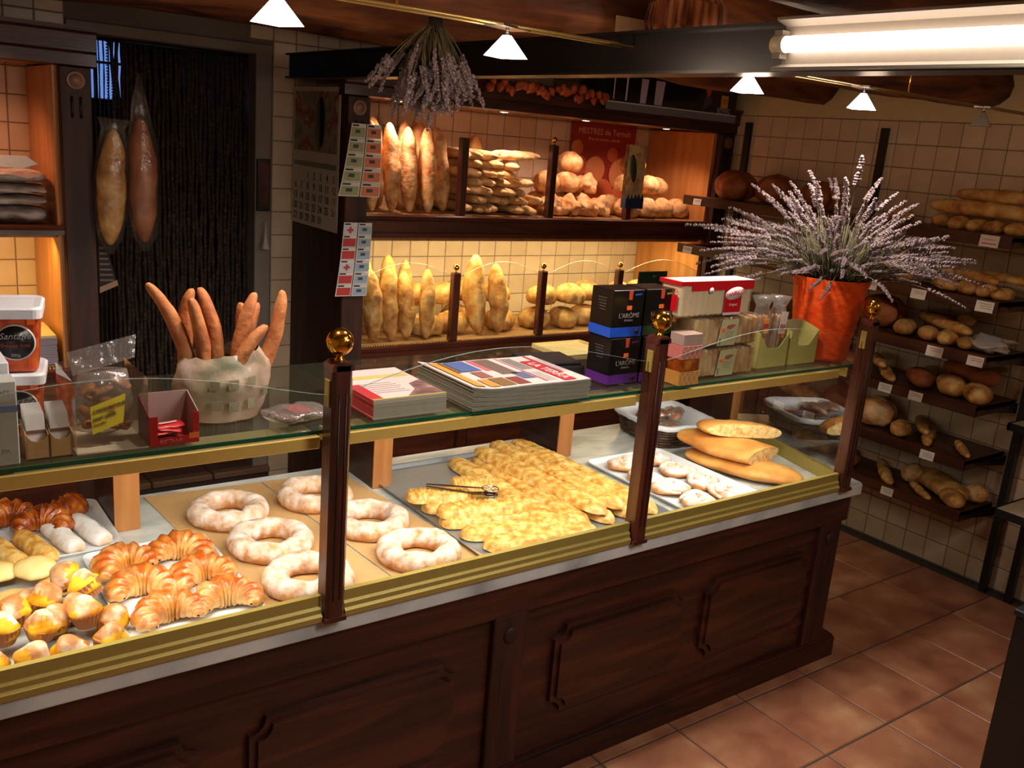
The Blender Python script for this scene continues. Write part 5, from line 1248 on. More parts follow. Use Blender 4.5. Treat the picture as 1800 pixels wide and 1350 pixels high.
# two kraft dispensers with white sachets
for i, x in enumerate((.307, .352)):
    t = thing('sachet_box', '%s kraft dispenser with leaning white paper sachets beside the white box' % ('left', 'right')[i], 'box', (x, 2.035, ZS), (0, 0, 0), 'kraft sachet dispensers')
    poly = [(-.0205, 0), (.0205, 0), (.0205, .052), (.012, .041), (0, .037), (-.012, .041), (-.0205, .052)]
    MB().prism(poly, -.018, -.0165, 'xz').build('kraft_front', KRAFT, t)
    for s in (-1, 1): MB().prism([(-.018, 0), (.05, 0), (.05, .07), (-.018, .052)], s * .0205 - .0007, s * .0205 + .0007, 'yz').build('kraft_side', KRAFT, t)
    MB().box(-.0205, .0205, -.018, .05, 0, .0015).build('kraft_base', KRAFT, t)
    for k in range(7):
        mb = MB(); mb.box(-.018, .018, -.0012, .0012, 0, .088); mb.xf(Matrix.Translation((0, -.012 + k * .0075, .004)) @ Matrix.Rotation(R(-14), 4, 'X') @ Matrix.Translation((0, 0, k * .002)))
        mb.build('sachet', WPAPER, t)
    mb = MB(); mb.box(-.0183, .0183, -.0018, -.0012, .048, .055); mb.xf(Matrix.Translation((0, -.0125, .004)) @ Matrix.Rotation(R(-14), 4, 'X')); mb.build('brown_band', plain('brown_band', '6d4a40', .7), t)
# buckets
BP = noisy('red_cereal_print', [(.32, '5c1c0e'), (.45, 'a33a18'), (.58, 'c85c28'), (.7, 'b8482a')], 24, 4, .4, .05, rnd=True)
for i, (z, lb) in enumerate([(0, 'lower square tub with red print and white lid, under another tub'), (.146, 'upper square tub with red print and round black label, white lid')]):
    t = thing('printed_tub', lb, 'tub', (.290, 2.255, ZS + z), (0, 0, R(-12)), 'stacked printed tubs')
    def sq(w, r=.018, n=4): return [(sx * (w - r) + r * math.cos(a), sy * (w - r) + r * math.sin(a)) for sx, sy, a0 in ((1, 1, 0), (-1, 1, 90), (-1, -1, 180), (1, -1, 270)) for a in [R(a0 + 90 * k / n) for k in range(n + 1)]]
    mb = MB(); rr = [(sq(.064), 0), (sq(.072), .125)]; n = len(rr[0][0]); vs = [(p[0], p[1], z_) for poly, z_ in rr for p in poly]
    mb.add(vs, [(k, (k + 1) % n, n + (k + 1) % n, n + k) for k in range(n)] + [tuple(reversed(range(n)))]); mb.build('body', BP, t)
    mb = MB(); rr = [(sq(.078), .118), (sq(.079), .138), (sq(.074), .143), (sq(.06), .141)]; vs = [(p[0], p[1], z_) for poly, z_ in rr for p in poly]
    mb.add(vs, [(j * n + k, j * n + (k + 1) % n, (j + 1) * n + (k + 1) % n, (j + 1) * n + k) for j in range(3) for k in range(n)] + [tuple(range(3 * n, 4 * n)), tuple(reversed(range(n)))]); mb.build('lid', WHITE, t)
    M_ = Matrix.Translation((.024, -.0712, .066)) @ Matrix.Rotation(R(3.4), 4, 'X')
    mb = MB(); mb.lathe([(.040, 0), (.040, -.001), (.001, -.0012)], n=32, axis='y'); mb.xf(M_); mb.build('label_rim', plain('label_white', 'c9bfb8', .5), t)
    mb = MB(); mb.lathe([(.037, -.0012), (.001, -.0022)], n=32, axis='y'); mb.xf(M_); mb.build('black_label', plain('label_black', '0d0c0d', .4), t)
    text('SantaRe', .019, plain('label_grey', '8f8a8c', .5), t, M_ @ Vector((0, -.003, .014)), (R(93), 0, 0), align='CENTER', shear=.3)
    text('Galetes fines', .011, plain('label_red', '9c2a24', .5), t, M_ @ Vector((0, -.003, -.006)), (R(93), 0, 0), align='CENTER')
    text('500g', .009, MATS['label_grey'], t, M_ @ Vector((0, -.003, -.028)), (R(93), 0, 0), align='CENTER')
    sticker(t, .056, -.0735, .112, .016, .014)
# clear acrylic box and the labelled bag of almond biscuits in it
ab = thing('acrylic_box', 'open clear acrylic box holding the yellow-labelled biscuit bag', 'box', (.452, 2.105, ZS))
ACR = sheet('clear_acrylic', (.92, .91, .88), .35, .05, .05, 'c8b8a8')
for (a, b, nm) in (((-.073, -.098), (.073, -.098), 'front_wall'), ((-.073, .098), (.073, .098), 'back_wall'), ((-.073, -.098), (-.073, .098), 'side_wall'), ((.073, -.098), (.073, .098), 'side_wall')):
    mb = MB(); mb.quad((a[0], a[1], .003), (b[0], b[1], .003), (b[0], b[1], .158), (a[0], a[1], .158)); mb.build(nm, ACR, ab)
MB().box(-.073, .073, -.098, .098, 0, .003).build('base', plain('acrylic_base', 'b8a890', .3), ab)
cq = thing('biscuit_bag', 'clear bag of brown almond biscuits with a yellow printed label', 'bag', (.452, 2.085, ZS + .02), (R(0), 0, R(4)))
rnd = random.Random(5); bm_ = [loaf(.045, .026, .02, 300 + i, ns=10, nr=10, bump=.2).mesh('biscuit', CRUSTD if i else noisy('almond_biscuit', [(.3, '7a4426'), (.6, 'a86a42'), (.8, 'c58e62')], 18, 4, .6, .5)) for i in range(2)]
for i in range(22): link('biscuit', bm_[i % 2], cq, (rnd.uniform(-.045, .045), rnd.uniform(-.012, .03), .004 + .0048 * i), (rnd.uniform(-.6, .6), rnd.uniform(-.6, .6), rnd.uniform(0, 3)))
mb = MB(); mb.lathe([(.02, -.004), (.062, .012), (.068, .06), (.058, .115), (.05, .14)], n=20)
mb.v = [(v[0] * (1 + .1 * noise.noise(Vector(v) * 30)), v[1] * .52 + .008, v[2]) for v in mb.v]; mb.build('film', FILM, cq)
mb = MB(); mb.add([(-.062, .0, .135), (.068, .0, .165), (.075, .01, .215), (-.070, .01, .185)], [(0, 1, 2, 3)]); mb.build('bag_top', FILM, cq)
YL = plain('yellow_label', 'dcc81e', .5)
lm = Matrix.Translation((-.004, -.034, .052)) @ Matrix.Rotation(R(-14), 4, 'Y') @ Matrix.Rotation(R(-12), 4, 'X')
mb = MB(); mb.add([(-.042, 0, -.032), (.026, 0, -.028), (.050, 0, .030), (-.028, 0, .026), (-.042, .001, -.032), (.026, .001, -.028), (.050, .001, .030), (-.028, .001, .026)], [(0, 1, 2, 3), (7, 6, 5, 4), (0, 4, 5, 1), (1, 5, 6, 2), (2, 6, 7, 3), (3, 7, 4, 0)]); mb.xf(lm); mb.build('yellow_label', YL, cq)
er = (R(90 - 12), R(-14), 0)
text('CARQUINYOLIS', .0098, NUMK, cq, lm @ Vector((-.026, -.001, .013)), er); text('SANT GENIS', .009, NUMK, cq, lm @ Vector((-.031, -.001, -.003)), er)
text('Pes net 250 g', .005, NUMK, cq, lm @ Vector((-.034, -.001, -.014)), er); text('2,95', .009, plain('price_red', 'd8401c', .5), cq, lm @ Vector((.004, -.0014, .006)), er)
# red display box
rb_ = thing('red_display_box', 'open red counter display box with small red packs inside', 'box', (.580, 2.05, ZS))
RED = plain('glossy_red_card', 'b0121a', .35); GREYC = plain('grey_card_inside', '9a8078', .8)
MB().box(-.054, .054, -.042, .042, 0, .002).build('base', RED, rb_)
MB().prism([(-.054, 0), (.054, 0), (.054, .072), (.041, .072), (.041, .018), (-.036, .018), (-.036, .068), (-.054, .068)], -.044, -.042, 'xz').build('front', RED, rb_)
MB().prism([(-.054, 0), (.054, 0), (.054, .1), (-.054, .1)], .040, .042, 'xz').build('back', GREYC, rb_)
for s in (-1, 1): MB().prism([(-.042, 0), (.042, 0), (.042, .1), (-.042, .070)], s * .054 - .001, s * .054 + .001, 'yz').build('side', GREYC if s > 0 else RED, rb_)
text('EXTRAFI', .011, plain('pale_red_print', 'c9706c', .5), rb_, (-.032, -.0448, .009), (R(90), 0, 0), sx=1.2)
sticker(rb_, .043, -.0445, .017, .022, .013)
rnd = random.Random(8)
for i in range(6):
    t = thing('red_snack_pack', 'small red film pack in the red display box, %s from the bottom' % ORD[i], 'snack pack', (.565 + rnd.uniform(-.008, .02), 2.04 + rnd.uniform(-.012, .014), ZS + .006 + i * .0055), (rnd.uniform(-.1, .1), rnd.uniform(-.1, .1), rnd.uniform(-.3, .3)), 'red packs in the display box')
    mb = loaf(.07, .042, .010, 400 + i, pe=5, ns=12, nr=12, bump=.1); mb.build('pack', RED, t); MB().box(-.02, .02, -.004, .004, .0092, .0098).build('print_band', plain('pack_print', 'c8a8a0', .4), t)
# paper bag with bread sticks
bg = thing('bread_stick_bag', 'crumpled white plastic bag holding upright bread sticks on the glass shelf', 'bag', (.745, 2.175, ZS))
mb = MB(); nu, nv = 40, 16; vs = []
for j in range(nv + 1):
    t = j / nv; w = .088 + .030 * math.sin(min(1, t * 1.15) * math.pi * .75); d = .058 + .02 * math.sin(t * math.pi)
    if t > .85: w *= 1 - (t - .85) * 1.1
    for k in range(nu):
        a = 2 * math.pi * k / nu; q = 1 + .075 * noise.noise(Vector((math.cos(a) * 2.2, math.sin(a) * 2.2, t * 4.5))) + .03 * noise.noise(Vector((math.cos(a) * 7, math.sin(a) * 7, t * 12)))
        vs.append((w * math.cos(a) * q, d * math.sin(a) * q, .165 * t * (1 + .05 * math.cos(a)) + (.012 * noise.noise(Vector((math.cos(a) * 3, math.sin(a) * 3, 7))) if t > .9 else 0)))
mb.add(vs, [(j * nu + k, j * nu + (k + 1) % nu, (j + 1) * nu + (k + 1) % nu, (j + 1) * nu + k) for j in range(nv) for k in range(nu)] + [tuple(reversed(range(nu)))], 0, True)
mb.build('bag_film', noisy('crumpled_bag_paper', [(.32, '6f7056'), (.46, 'a39078'), (.6, 'b8a08e'), (.78, 'c9b8ac')], 9, 4, .45, .9, 14, rnd=False, coat=.3), bg)
GP = plain('faded_green_print', '8a8468', .7)
for i, (x, z) in enumerate([(-.045, .10), (0, .10), (.045, .105), (-.04, .05), (.0, .045), (.045, .05), (.085, .075)]):
    mb = MB(); mb.box(-.012, .012, -.001, 0, -.012, .012); mb.box(-.006, .006, -.0016, -.001, -.006, .006); mb.build('green_motif', GP, bg, (x, -(.079 * math.sqrt(max(.05, 1 - (x / .125) ** 2))) - .004, z), (0, 0, R(x * 500)))
STK = noisy('bread_stick_crust', [(.28, '8a4a24'), (.5, 'b06a3a'), (.7, 'c68854')], 14, 5, .65, .5, 60)
SKS = [((.690, 2.17), (-21, 0), .34, 'bread stick leaning furthest to the left'), ((.690, 2.19), (-3, 2), .30, 'upright bread stick second from the left, rear'), ((.705, 2.15), (-7, -2), .29, 'bread stick in front, third from the left'),
       ((.725, 2.20), (-5, 4), .30, 'bread stick behind, its rounded tip fourth from the left'), ((.745, 2.19), (10, 4), .27, 'dark bread stick near the middle of the bag'), ((.765, 2.18), (11, 0), .30, 'bread stick with split tip right of the middle'),
       ((.745, 2.145), (24, -2), .24, 'short bread stick lying across the right front'), ((.775, 2.18), (24, 2), .32, 'bread stick leaning furthest to the right'), ((.775, 2.20), (14, 6), .27, 'bread stick low behind the right ones')]
for i, ((x, y), (lx, ly), L, lb) in enumerate(SKS):
    me = loaf(L, .036, .034, 500 + i, pe=3.2, ns=26, nr=12, bump=.12, bend=(.7, -.7, .4)[i % 3], flat=.95).mesh('bread_stick', STK)
    d = Vector((math.sin(R(lx)), math.sin(R(ly)), 1)).normalized(); q = d.to_track_quat('X', 'Y')
    place(me, 'bread_stick', lb, 'bread stick', Vector((x, y, ZS + .014)) + d * (L / 2), q.to_euler(), 'bread sticks in the bag')
# red-labelled flat film pack
fp = thing('film_wrapped_pack', 'flat clear film pack with red label beside the bread stick bag', 'snack pack', (.905, 2.10, ZS), (0, R(0), R(12)))
mb = loaf(.155, .12, .03, 66, pe=5, ns=18, nr=16, bump=.12, flat=.8); mb.build('film', FILM, fp)
MB().box(-.022, .028, -.04, .03, .0215, .0225).build('red_label', plain('label_bright_red', 'c4282c', .5), fp)
MB().box(-.055, .06, -.045, .045, .003, .016).build('content', noisy('dark_content', [(.3, '3c2a20'), (.7, '6a4a34')], 20, 3, .6, .2), fp)
# magazine stack: every copy a part
mg = thing('magazine_stack', 'stack of magazines with red spines and pale cover on the glass shelf', 'magazines', (1.180, 2.15, ZS))
PGS = plain('page_edges', 'a49c8a', .8); SPN = plain('red_spine', 'b02c34', .5); COVER = plain('magazine_cover', 'd0b8b4', .45)
rnd = random.Random(2)
for i in range(13):
    z = i * .0041; dx, dy = rnd.uniform(-.0015, .0015), rnd.uniform(-.0015, .0015)
    m_ = MB().box(-.107, .110, -.146, .14, 0, .0037).build('magazine', PGS if i < 12 else COVER, mg, (dx, dy, z)); MB().box(-.1085, -.107, -.146, .14, .0002, .0036).build('spine', SPN, m_)
zc = 12 * .0041 + .0038
MB().box(-.107, -.075, -.145, .0, zc, zc + .0004).build('red_cover_corner', SPN, mg); MB().box(-.107, .11, -.146, -.138, zc, zc + .0005).build('olive_cover_edge', plain('olive_edge', 'a89c4a', .5), mg)
MB().prism([(.0, -.136), (.108, -.136), (.108, .0), (.06, -.03), (.05, -.08)], zc, zc + .0006, 'xy').build('brown_photo', noisy('brown_photo', [(.3, '55343a'), (.6, '8a6a66'), (.75, 'b89a94')], 20, 3, .5, 0), mg)
MB().box(-.10, .10, .045, .075, zc, zc + .0005).build('olive_band', plain('olive_band', 'b4a458', .6), mg)
for k in range(6): MB().box(-.07, .03 - .006 * (k % 3), -.09 + k * .017, -.086 + k * .017, zc, zc + .0005).build('text_line', plain('cover_text', '93807e', .6), mg)
# newspaper stack
nw = thing('newspaper_stack', 'thick stack of newspapers with red masthead lying sideways on the glass shelf', 'newspapers', (1.562, 2.122, ZS))
NP = plain('newsprint_edges', '8f8878', .9); NF = plain('newsprint_front', 'c9b9b4', .8); rnd = random.Random(6)
def paper(z, th, mt, sag=.0):
    mb = MB(); n = 14; vs = []
    for i in range(n + 1):
        u = i / n; x = -.207 + .414 * u; s_ = .012 * max(0, (.25 - u) / .25) ** 2 * sag
        for (y, zz) in ((-.147, 0), (.150, 0), (.150, th), (-.147, th)):
            vs.append((x, y, zz + s_ + (.003 * math.sin(u * 9 + z * 90) if zz > 0 else 0) * .3))
    mb.add(vs, [(i * 4 + k, (i + 1) * 4 + k, (i + 1) * 4 + (k + 1) % 4, i * 4 + (k + 1) % 4) for i in range(n) for k in range(4)] + [(0, 1, 2, 3), (n * 4 + 3, n * 4 + 2, n * 4 + 1, n * 4)]); return mb
for i in range(15):
    paper(i, .0036, NP, i / 15).build('newspaper', NP if i < 14 else NF, nw, (rnd.uniform(-.003, .003), rnd.uniform(-.003, .002), i * .0040))
zn = 15 * .0040 + .0007
def pr(x0, x1, y0, y1, mt, nm, dz=0):
    s0 = .012 * max(0, (.25 - (x0 + .207) / .414) / .25) ** 2; s1 = .012 * max(0, (.25 - (x1 + .207) / .414) / .25) ** 2
    MB().quad((x0, y0, zn + s0 + dz), (x1, y0, zn + s1 + dz), (x1, y1, zn + s1 + dz), (x0, y1, zn + s0 + dz)).build(nm, mt, nw)
def prc(n_, h): return plain(n_, h, .7)
pr(.115, .160, -.140, .085, prc('masthead_red', 'b8202c'), 'red_masthead')
text('LA TERRA', .042, plain('masthead_white', 'dccfca', .6), nw, (.137, .06, zn + .0008), (0, 0, R(-90)), 'masthead_lettering')
for (x0, x1, y0, y1, c_, nm) in ((-.19, -.155, -.135, .13, 'c98a3c', 'orange_strip'), (-.10, -.05, -.135, -.055, '7a5a34', 'photo'), (-.14, -.105, -.135, -.06, 'c08438', 'photo'), (-.045, .0, -.135, -.06, '7a3a34', 'photo'), (.005, .05, -.09, -.02, '5c5f80', 'photo'),
                                 (-.13, -.06, .03, .14, '4c5f94', 'photo'), (-.15, -.135, .02, .14, '7c5a38', 'photo'), (-.05, -.03, .02, .14, 'b8606a', 'pink_rule'), (-.028, .03, -.03, .14, '6f5a52', 'photo'), (-.11, -.07, -.045, .02, '8c5450', 'photo'),
                                 (.055, .06, -.13, .14, 'b05a68', 'pink_rule'), (.165, .175, -.06, .14, 'b4505a', 'red_strip')):
    pr(x0, x1, y0, y1, noisy('news_photo_' + c_, [(.3, c_), (.7, c_), (.9, 'c0b0a8')], 30, 3, .7, 0), nm, .0003)
for k in range(4): pr(.068 + k * .011, .072 + k * .011, .0, .13, prc('news_text', '57525a'), 'headline_line', .0003)
for k in range(4): pr(.062 + k * .011, .0645 + k * .011, -.13, -.03, prc('news_text2', '8f868a'), 'text_line', .0003)
# dark scale plate and cream board
sc_ = thing('dark_scale', 'flat black counter scale behind the newspapers', 'scale', (1.845, 2.285, ZS), (0, 0, R(-10)))
MB().cbox(-.10, .10, -.085, .085, .0, .034, .006).build('housing', plain('charcoal_plastic', '1c1b1d', .5), sc_)
mb = MB(); mb.cbox(-.09, .09, -.075, .075, .036, .044, .003); mb.build('plate', plain('dark_plate', '26262a', .4), sc_)
MB().box(-.06, .02, -.0862, -.085, .008, .026).build('display', plain('pinkish_print', 'b58a80', .5), sc_)
cb = thing('cream_tray', 'cream plastic tray at the back of the glass shelf behind the scale', 'tray', (2.11, 2.50, ZS))
MB().cbox(-.10, .12, -.065, .075, 0, .008, .002).build('base', CREAM, cb)
for (a, b, c_, d) in ((-.10, .12, -.068, -.062), (-.10, .12, .072, .078), (-.103, -.097, -.065, .075), (.117, .123, -.065, .075)): MB().box(a, b, c_, d, .0, .016).build('rim', CREAM, cb)
# coffee boxes
CBK = plain('black_coffee_card', '0b0a0b', .3)
def coffee(x, y, z, band, lb, rz=0):
    t = thing('coffee_box', lb, 'box', (x, y, z), (0, 0, R(rz)), 'stacked black coffee boxes')
    w, d, h = .063, .052, .150
    MB().cbox(-w, w, -d, d, 0, h, .0015).build('box', CBK, t)
    col = {'purple': '5a2482', 'blue': '1c4fc0', 'green': '1d3b1c'}[band]
    mb = MB(); mb.box(-w - .0006, w + .0006, -d - .0006, d + .0006, .004, .034); mb.build('colour_band', plain('band_' + band, col, .35), t)
    text("L'ARÔME", .021, plain('coffee_grey', '8a857c', .4), t, (.006, -d - .001, .070), (R(90), 0, 0), align='CENTER')
    text('ESPRESSO', .008, MATS['coffee_grey'], t, (.006, -d - .001, .055), (R(90), 0, 0), align='CENTER')
    MB().prism([(-.008, .148), (.008, .148), (.006, .120), (-.006, .120)], -d - .0012, -d - .0002, 'xz').build('orange_emblem', plain('emblem_orange', 'c8482a', .4), t, (.006, 0, 0))
    MB().prism([(.024, .132), (.05, .134), (.05, .139), (.024, .137)], -d - .001, -d - .0002, 'xz').build('colour_dash', MATS['band_' + band] if band != 'green' else plain('lime_print', '6faa2a', .4), t)
    sticker(t, .004, -d - .001, .095, .020, .013)
    mb = MB(); mb.lathe([(.008, 0), (.008, -.001), (.001, -.0012)], (.045, -d - .0006, .019), 14, axis='y'); mb.build('round_seal', plain('seal_dark', '1a1414', .4), t)
    for k in range(5): MB().box(-w - .001, -w - .0004, -.02, .02 - k * .003, .120 - k * .009, .123 - k * .009).build('side_print', plain('side_grey', '4a4644', .5), t)
    return t
coffee(1.972, 2.108, ZS, 'purple', 'black coffee box with purple band, bottom of the left stack', 1)
coffee(1.968, 2.110, ZS + .1505, 'blue', 'black coffee box with blue band, top of the left stack', -1)
coffee(2.110, 2.106, ZS, 'purple', 'black coffee box behind the post, bottom of the right stack', 0)
coffee(2.106, 2.110, ZS + .1505, 'green', 'black coffee box with green band, top of the right stack', -2)
# small lattice-print cake boxes
for i, (z, c_, lb) in enumerate([(0, 'c98a3c', 'lower small cake box with orange lattice print'), (.085, 'c87068', 'upper small cake box with pink lattice print')]):
    t = thing('lattice_cake_box', lb, 'box', (2.2, 2.04, ZS + z), (0, 0, R(0)), 'lattice-print cake boxes'); LAT = plain('lattice_' + c_, c_, .5)
    t.location.x = 2.128 + .06; t.location.y = 2.005
    MB().cbox(-.045, .045, -.03, .035, 0, .045, .001).build('card_box', LAT, t)
    MB().cbox(-.043, .043, -.028, .033, .045, .083, .002).build('dark_cake', DPAST if i == 0 else plain('clear_lid', 'a89084', .2), t)
    for k in range(4):
        for s in (-1, 1):
            mb = MB(); x = -.033 + k * .022; mb.add([(x - .011 * s, -.0306, .002), (x - .011 * s + .003, -.0306, .002), (x + .011 * s + .003, -.0306, .043), (x + .011 * s, -.0306, .043)], [(0, 1, 2, 3)]); mb.build('lattice_line', plain('lattice_pale', 'e0b890', .6), t)
# sliced loaves in film
def sliced(x, y, z, L, rz, lb, kind):
    t = thing('sliced_loaf_pack', lb, 'sliced bread', (x, y, z), (0, 0, R(rz)), 'packs of sliced bread on the glass shelf')
    h, d = .104, .05
    if kind == 'p': h = .118
    n = 13
    CR_ = noisy('toasted_slice', [(.32, '6a3c1c'), (.45, 'c0905a'), (.6, 'e0c490')], 9, 3, .8, .3, rnd=True) if kind != 'p' else plain('white_slice', 'ecd8b0', .8)
    for k in range(n):
        x0 = -L / 2 + .008 + k * (L - .016) / n
        mb = MB(); mb.cbox(x0 + .0012, x0 + (L - .016) / n, -d + .004, d - .004, .004, h - .008 - .004 * (k % 2), .006); mb.build('slice', CR_, t)
    mb = MB(); mb.cbox(-L / 2, L / 2, -d, d, 0, h, .010); mb.v = [(v[0] * (1 + .01 * noise.noise(Vector(v) * 40)), v[1], v[2]) for v in mb.v]
    mb.build('film', THINF, t)
    if kind == 'p':
        RP = plain('pack_red', 'c8101e', .3); WP = plain('pack_white', 'd8c8c4', .35)
        MB().box(-L / 2 + .05, L / 2 - .004, -d - .0012, -d - .0004, h - .030, h).build('red_top_band', RP, t); MB().box(-L / 2 + .004, L / 2 - .004, -d - .0008, d * .7, h + .0005, h + .0012).build('white_top', WP, t)
        MB().box(.035, .115, -d - .0016, -d - .0006, .012, h - .012).build('red_panel', RP, t); MB().box(.033, .117, -d - .0016, -d - .0006, .004, .012).build('white_strip', WP, t)
        mb = MB(); mb.lathe([(.044, 0), (.044, -.001), (.001, -.0014)], n=28, axis='y'); mb.xf(Matrix.Translation((.078, -d - .0018, h - .042)) @ Matrix.Rotation(R(-10), 4, 'Y') @ Matrix.Diagonal((1, 1, .46, 1))); mb.build('white_oval', WP, t)
        text('PANRICO', .0205, RP, t, (.078, -d - .0036, h - .042), (R(90), R(-10), 0), align='CENTER', shear=.25)
        text('Original', .012, WP, t, (.076, -d - .002, h - .080), (R(90), 0, 0), align='CENTER', shear=.2)
        MB().box(-L / 2 - .0012, -L / 2 - .0004, -d + .012, d - .012, .022, .075).build('red_end_panel', RP, t); MB().box(-L / 2 - .0012, -L / 2 + .05, -d - .0014, d - .002, h - .012, h + .001).build('red_end_band', RP, t)
        text('PANRICO', .017, RP, t, (-L / 2 - .0016, .0, .088), (R(90), 0, R(-90)), align='CENTER')
        mb = MB(); mb.lathe([(.010, 0), (.001, -.0014)], n=18, axis='y'); mb.build('round_seal', WP, t, (-.035, -d - .0016, h - .030))
    else:
        LB = plain('pale_green_label', 'b8b48a', .55)
        MB().prism([(-.045, .004), (.042, .004), (.052, h - .012), (-.030, h - .012)], -d - .0012, -d - .0004, 'xz').build('label', LB, t)
        mb = MB(); mb.prism([(-.02, .0), (.0, -.006), (.03, .008), (.012, .012), (-.012, .010)], -d - .002, -d - .0012, 'xz'); mb.build('brown_logo', plain('logo_brown_red', 'a05a44', .6), t, (.01, 0, h - .04))
        for k in range(3): MB().box(-.008, .032 - k * .006, -d - .0018, -d - .0012, .048 - k * .008, .050 - k * .008).build('label_line', plain('label_grey_text', '85845e', .6), t)
        MB().box(-.036, -.030, -d - .0018, -d - .0012, .008, .03).build('barcode', plain('barcode_grey', '6a6c66', .6), t); sticker(t, -.022, -d - .0014, h - .048, .018, .012)
    return t
sliced(2.405, 2.07, ZS, .315, 0, 'bottom pack of toasted sliced loaf with pale green label', 'a')
sliced(2.395, 2.07, ZS + .1045, .325, 0, 'middle pack of toasted sliced loaf with pale green label', 'a')
sliced(2.325, 2.07, ZS + .209, .35, 0, 'top pack of white sliced bread with red and white print', 'p')
# two pale green cartons, cellophane bags of sticks inside
PG = plain('pale_green_card', 'b4ac62', .6); PGI = plain('pale_green_inside', 'a89c70', .7)
for i, (x, w, lb) in enumerate([(2.70, .080, 'left pale green open carton holding wrapped bread sticks'), (2.875, .078, 'right pale green open carton beside the orange pot')]):
    t = thing('green_carton', lb, 'box', (x, 2.10, ZS), (0, 0, 0), 'pale green open cartons')
    MB().prism([(-w, 0), (w, 0), (w, .125), (w - .035, .085), (w - .05, .07), (-w + .05, .07), (-w + .035, .085), (-w, .125)], -.042, -.040, 'xz').build('front', PG, t)
    MB().prism([(-w, 0), (w, 0), (w, .15), (-w, .15)], .040, .042, 'xz').build('back', PGI, t)
    for s in (-1, 1): MB().prism([(-.042, 0), (.042, 0), (.042, .15), (-.042, .125)], s * w - .001, s * w + .001, 'yz').build('side', PG, t)
    MB().box(-w, w, -.04, .04, 0, .0015).build('base', PGI, t)
rnd = random.Random(12)
for i, (x, lean, lb) in enumerate([(2.67, -3, 'left cellophane bag of long biscuits standing in the green carton'), (2.735, 5, 'right cellophane bag of long biscuits standing in the green carton'), (2.835, -16, 'slim cellophane stick pack leaning in the right green carton')]):
    t = thing('wrapped_stick_bag', lb, 'bag', (x, 2.10, ZS + .004), (0, R(lean), 0), 'cellophane bags in the green cartons')
    hh = .25 if i < 2 else .22; ww = .030 if i < 2 else .011
    for k in range(6 if i < 2 else 2):
        me = loaf(hh * .72, .016, .014, 600 + k, pe=4, ns=10, nr=8, bump=.1).mesh('biscuit_stick', CRUSTM)
        link('biscuit_stick', me, t, (-ww * .7 + (k % 3) * ww * .7, -.008 + .012 * (k // 3), hh * .37), (0, R(-90), 0))
    mb = MB(); mb.lathe([(ww * 1.1, 0), (ww * 1.25, .05), (ww * 1.25, hh * .7), (ww * .9, hh * .85), (ww * (1.5 if i < 2 else .8), hh)], n=16)
    mb.v = [(v[0] * (1 + .18 * noise.noise(Vector(v) * 28)), v[1] * .75 * (1 + .2 * noise.noise(Vector(v) * 31)), v[2]) for v in mb.v]; mb.build('cellophane', FILM, t)
    if i == 1:
        MB().box(-.017, .019, -.0315, -.0305, .115, .195).build('label', plain('white_label', 'd4c4bc', .6), t); sticker(t, .010, -.0315, .107, .018, .012)
        for k in range(3): MB().box(-.013 + k * .010, -.007 + k * .010, -.0322, -.0315, .13, .15).build('printed_figure', plain('label_print_brown', '8a4034', .6), t)
    if i == 0:
        for k, c_ in enumerate(('c8a040', 'b02838', 'e08a20')): MB().box(-.02, .006, -.0315, -.0305, .12 + k * .018, .137 + k * .018).build('label_band', plain('band_' + c_, c_, .6), t)
        sticker(t, -.012, -.032, .095, .014, .014)

# ================================================================== left cabinet contents
rnd = random.Random(15); CBG = noisy('crumpled_white_bag', [(.35, '8d7a72'), (.5, 'b3a39a'), (.7, 'cdc2ba')], 12, 4, .6, .6, 20)
for i, (z, h) in enumerate([(0, .062), (.064, .040), (.106, .042), (.150, .052)]):
    mb = loaf(.57, .28, h, 700 + i, pe=7, ns=34, nr=20, bump=.10, flat=.85)
    place(mb.mesh('folded_bag_stack', CBG), 'folded_bag_stack', 'white bundle of folded bags, %s from the shelf in the left cabinet' % ORD[i], 'bags', (.43, 4.25, 1.534 + z), (0, 0, 0), 'bundles of white bags in the left cabinet')
mb = MB(); mb.prism([(-.25, 0), (.02, 0), (.06, -.03), (.0, -.05), (-.25, -.04)], -.004, .0, 'xz'); o = mb.build('folded_flyer', WPAPER, None, (.62, 4.13, 1.79), (R(-20), 0, 0)); tag(o, 'loose white printed bag lying on top of the bundles, left cabinet', 'paper')
pk = thing('paper_ream', 'tall pile of wrapping paper sheets beside the printed tubs', 'paper', (.58, 4.24, .954))
for i in range(12): MB().box(-.14, .135, -.14, .14, 0, .0095).build('sheet_bundle', plain('lilac_grey_paper', '8f8490', .8) if i < 11 else plain('cream_top_sheet', 'd6bc84', .8), pk, (rnd.uniform(-.002, .002), rnd.uniform(-.003, .003), i * .0102))
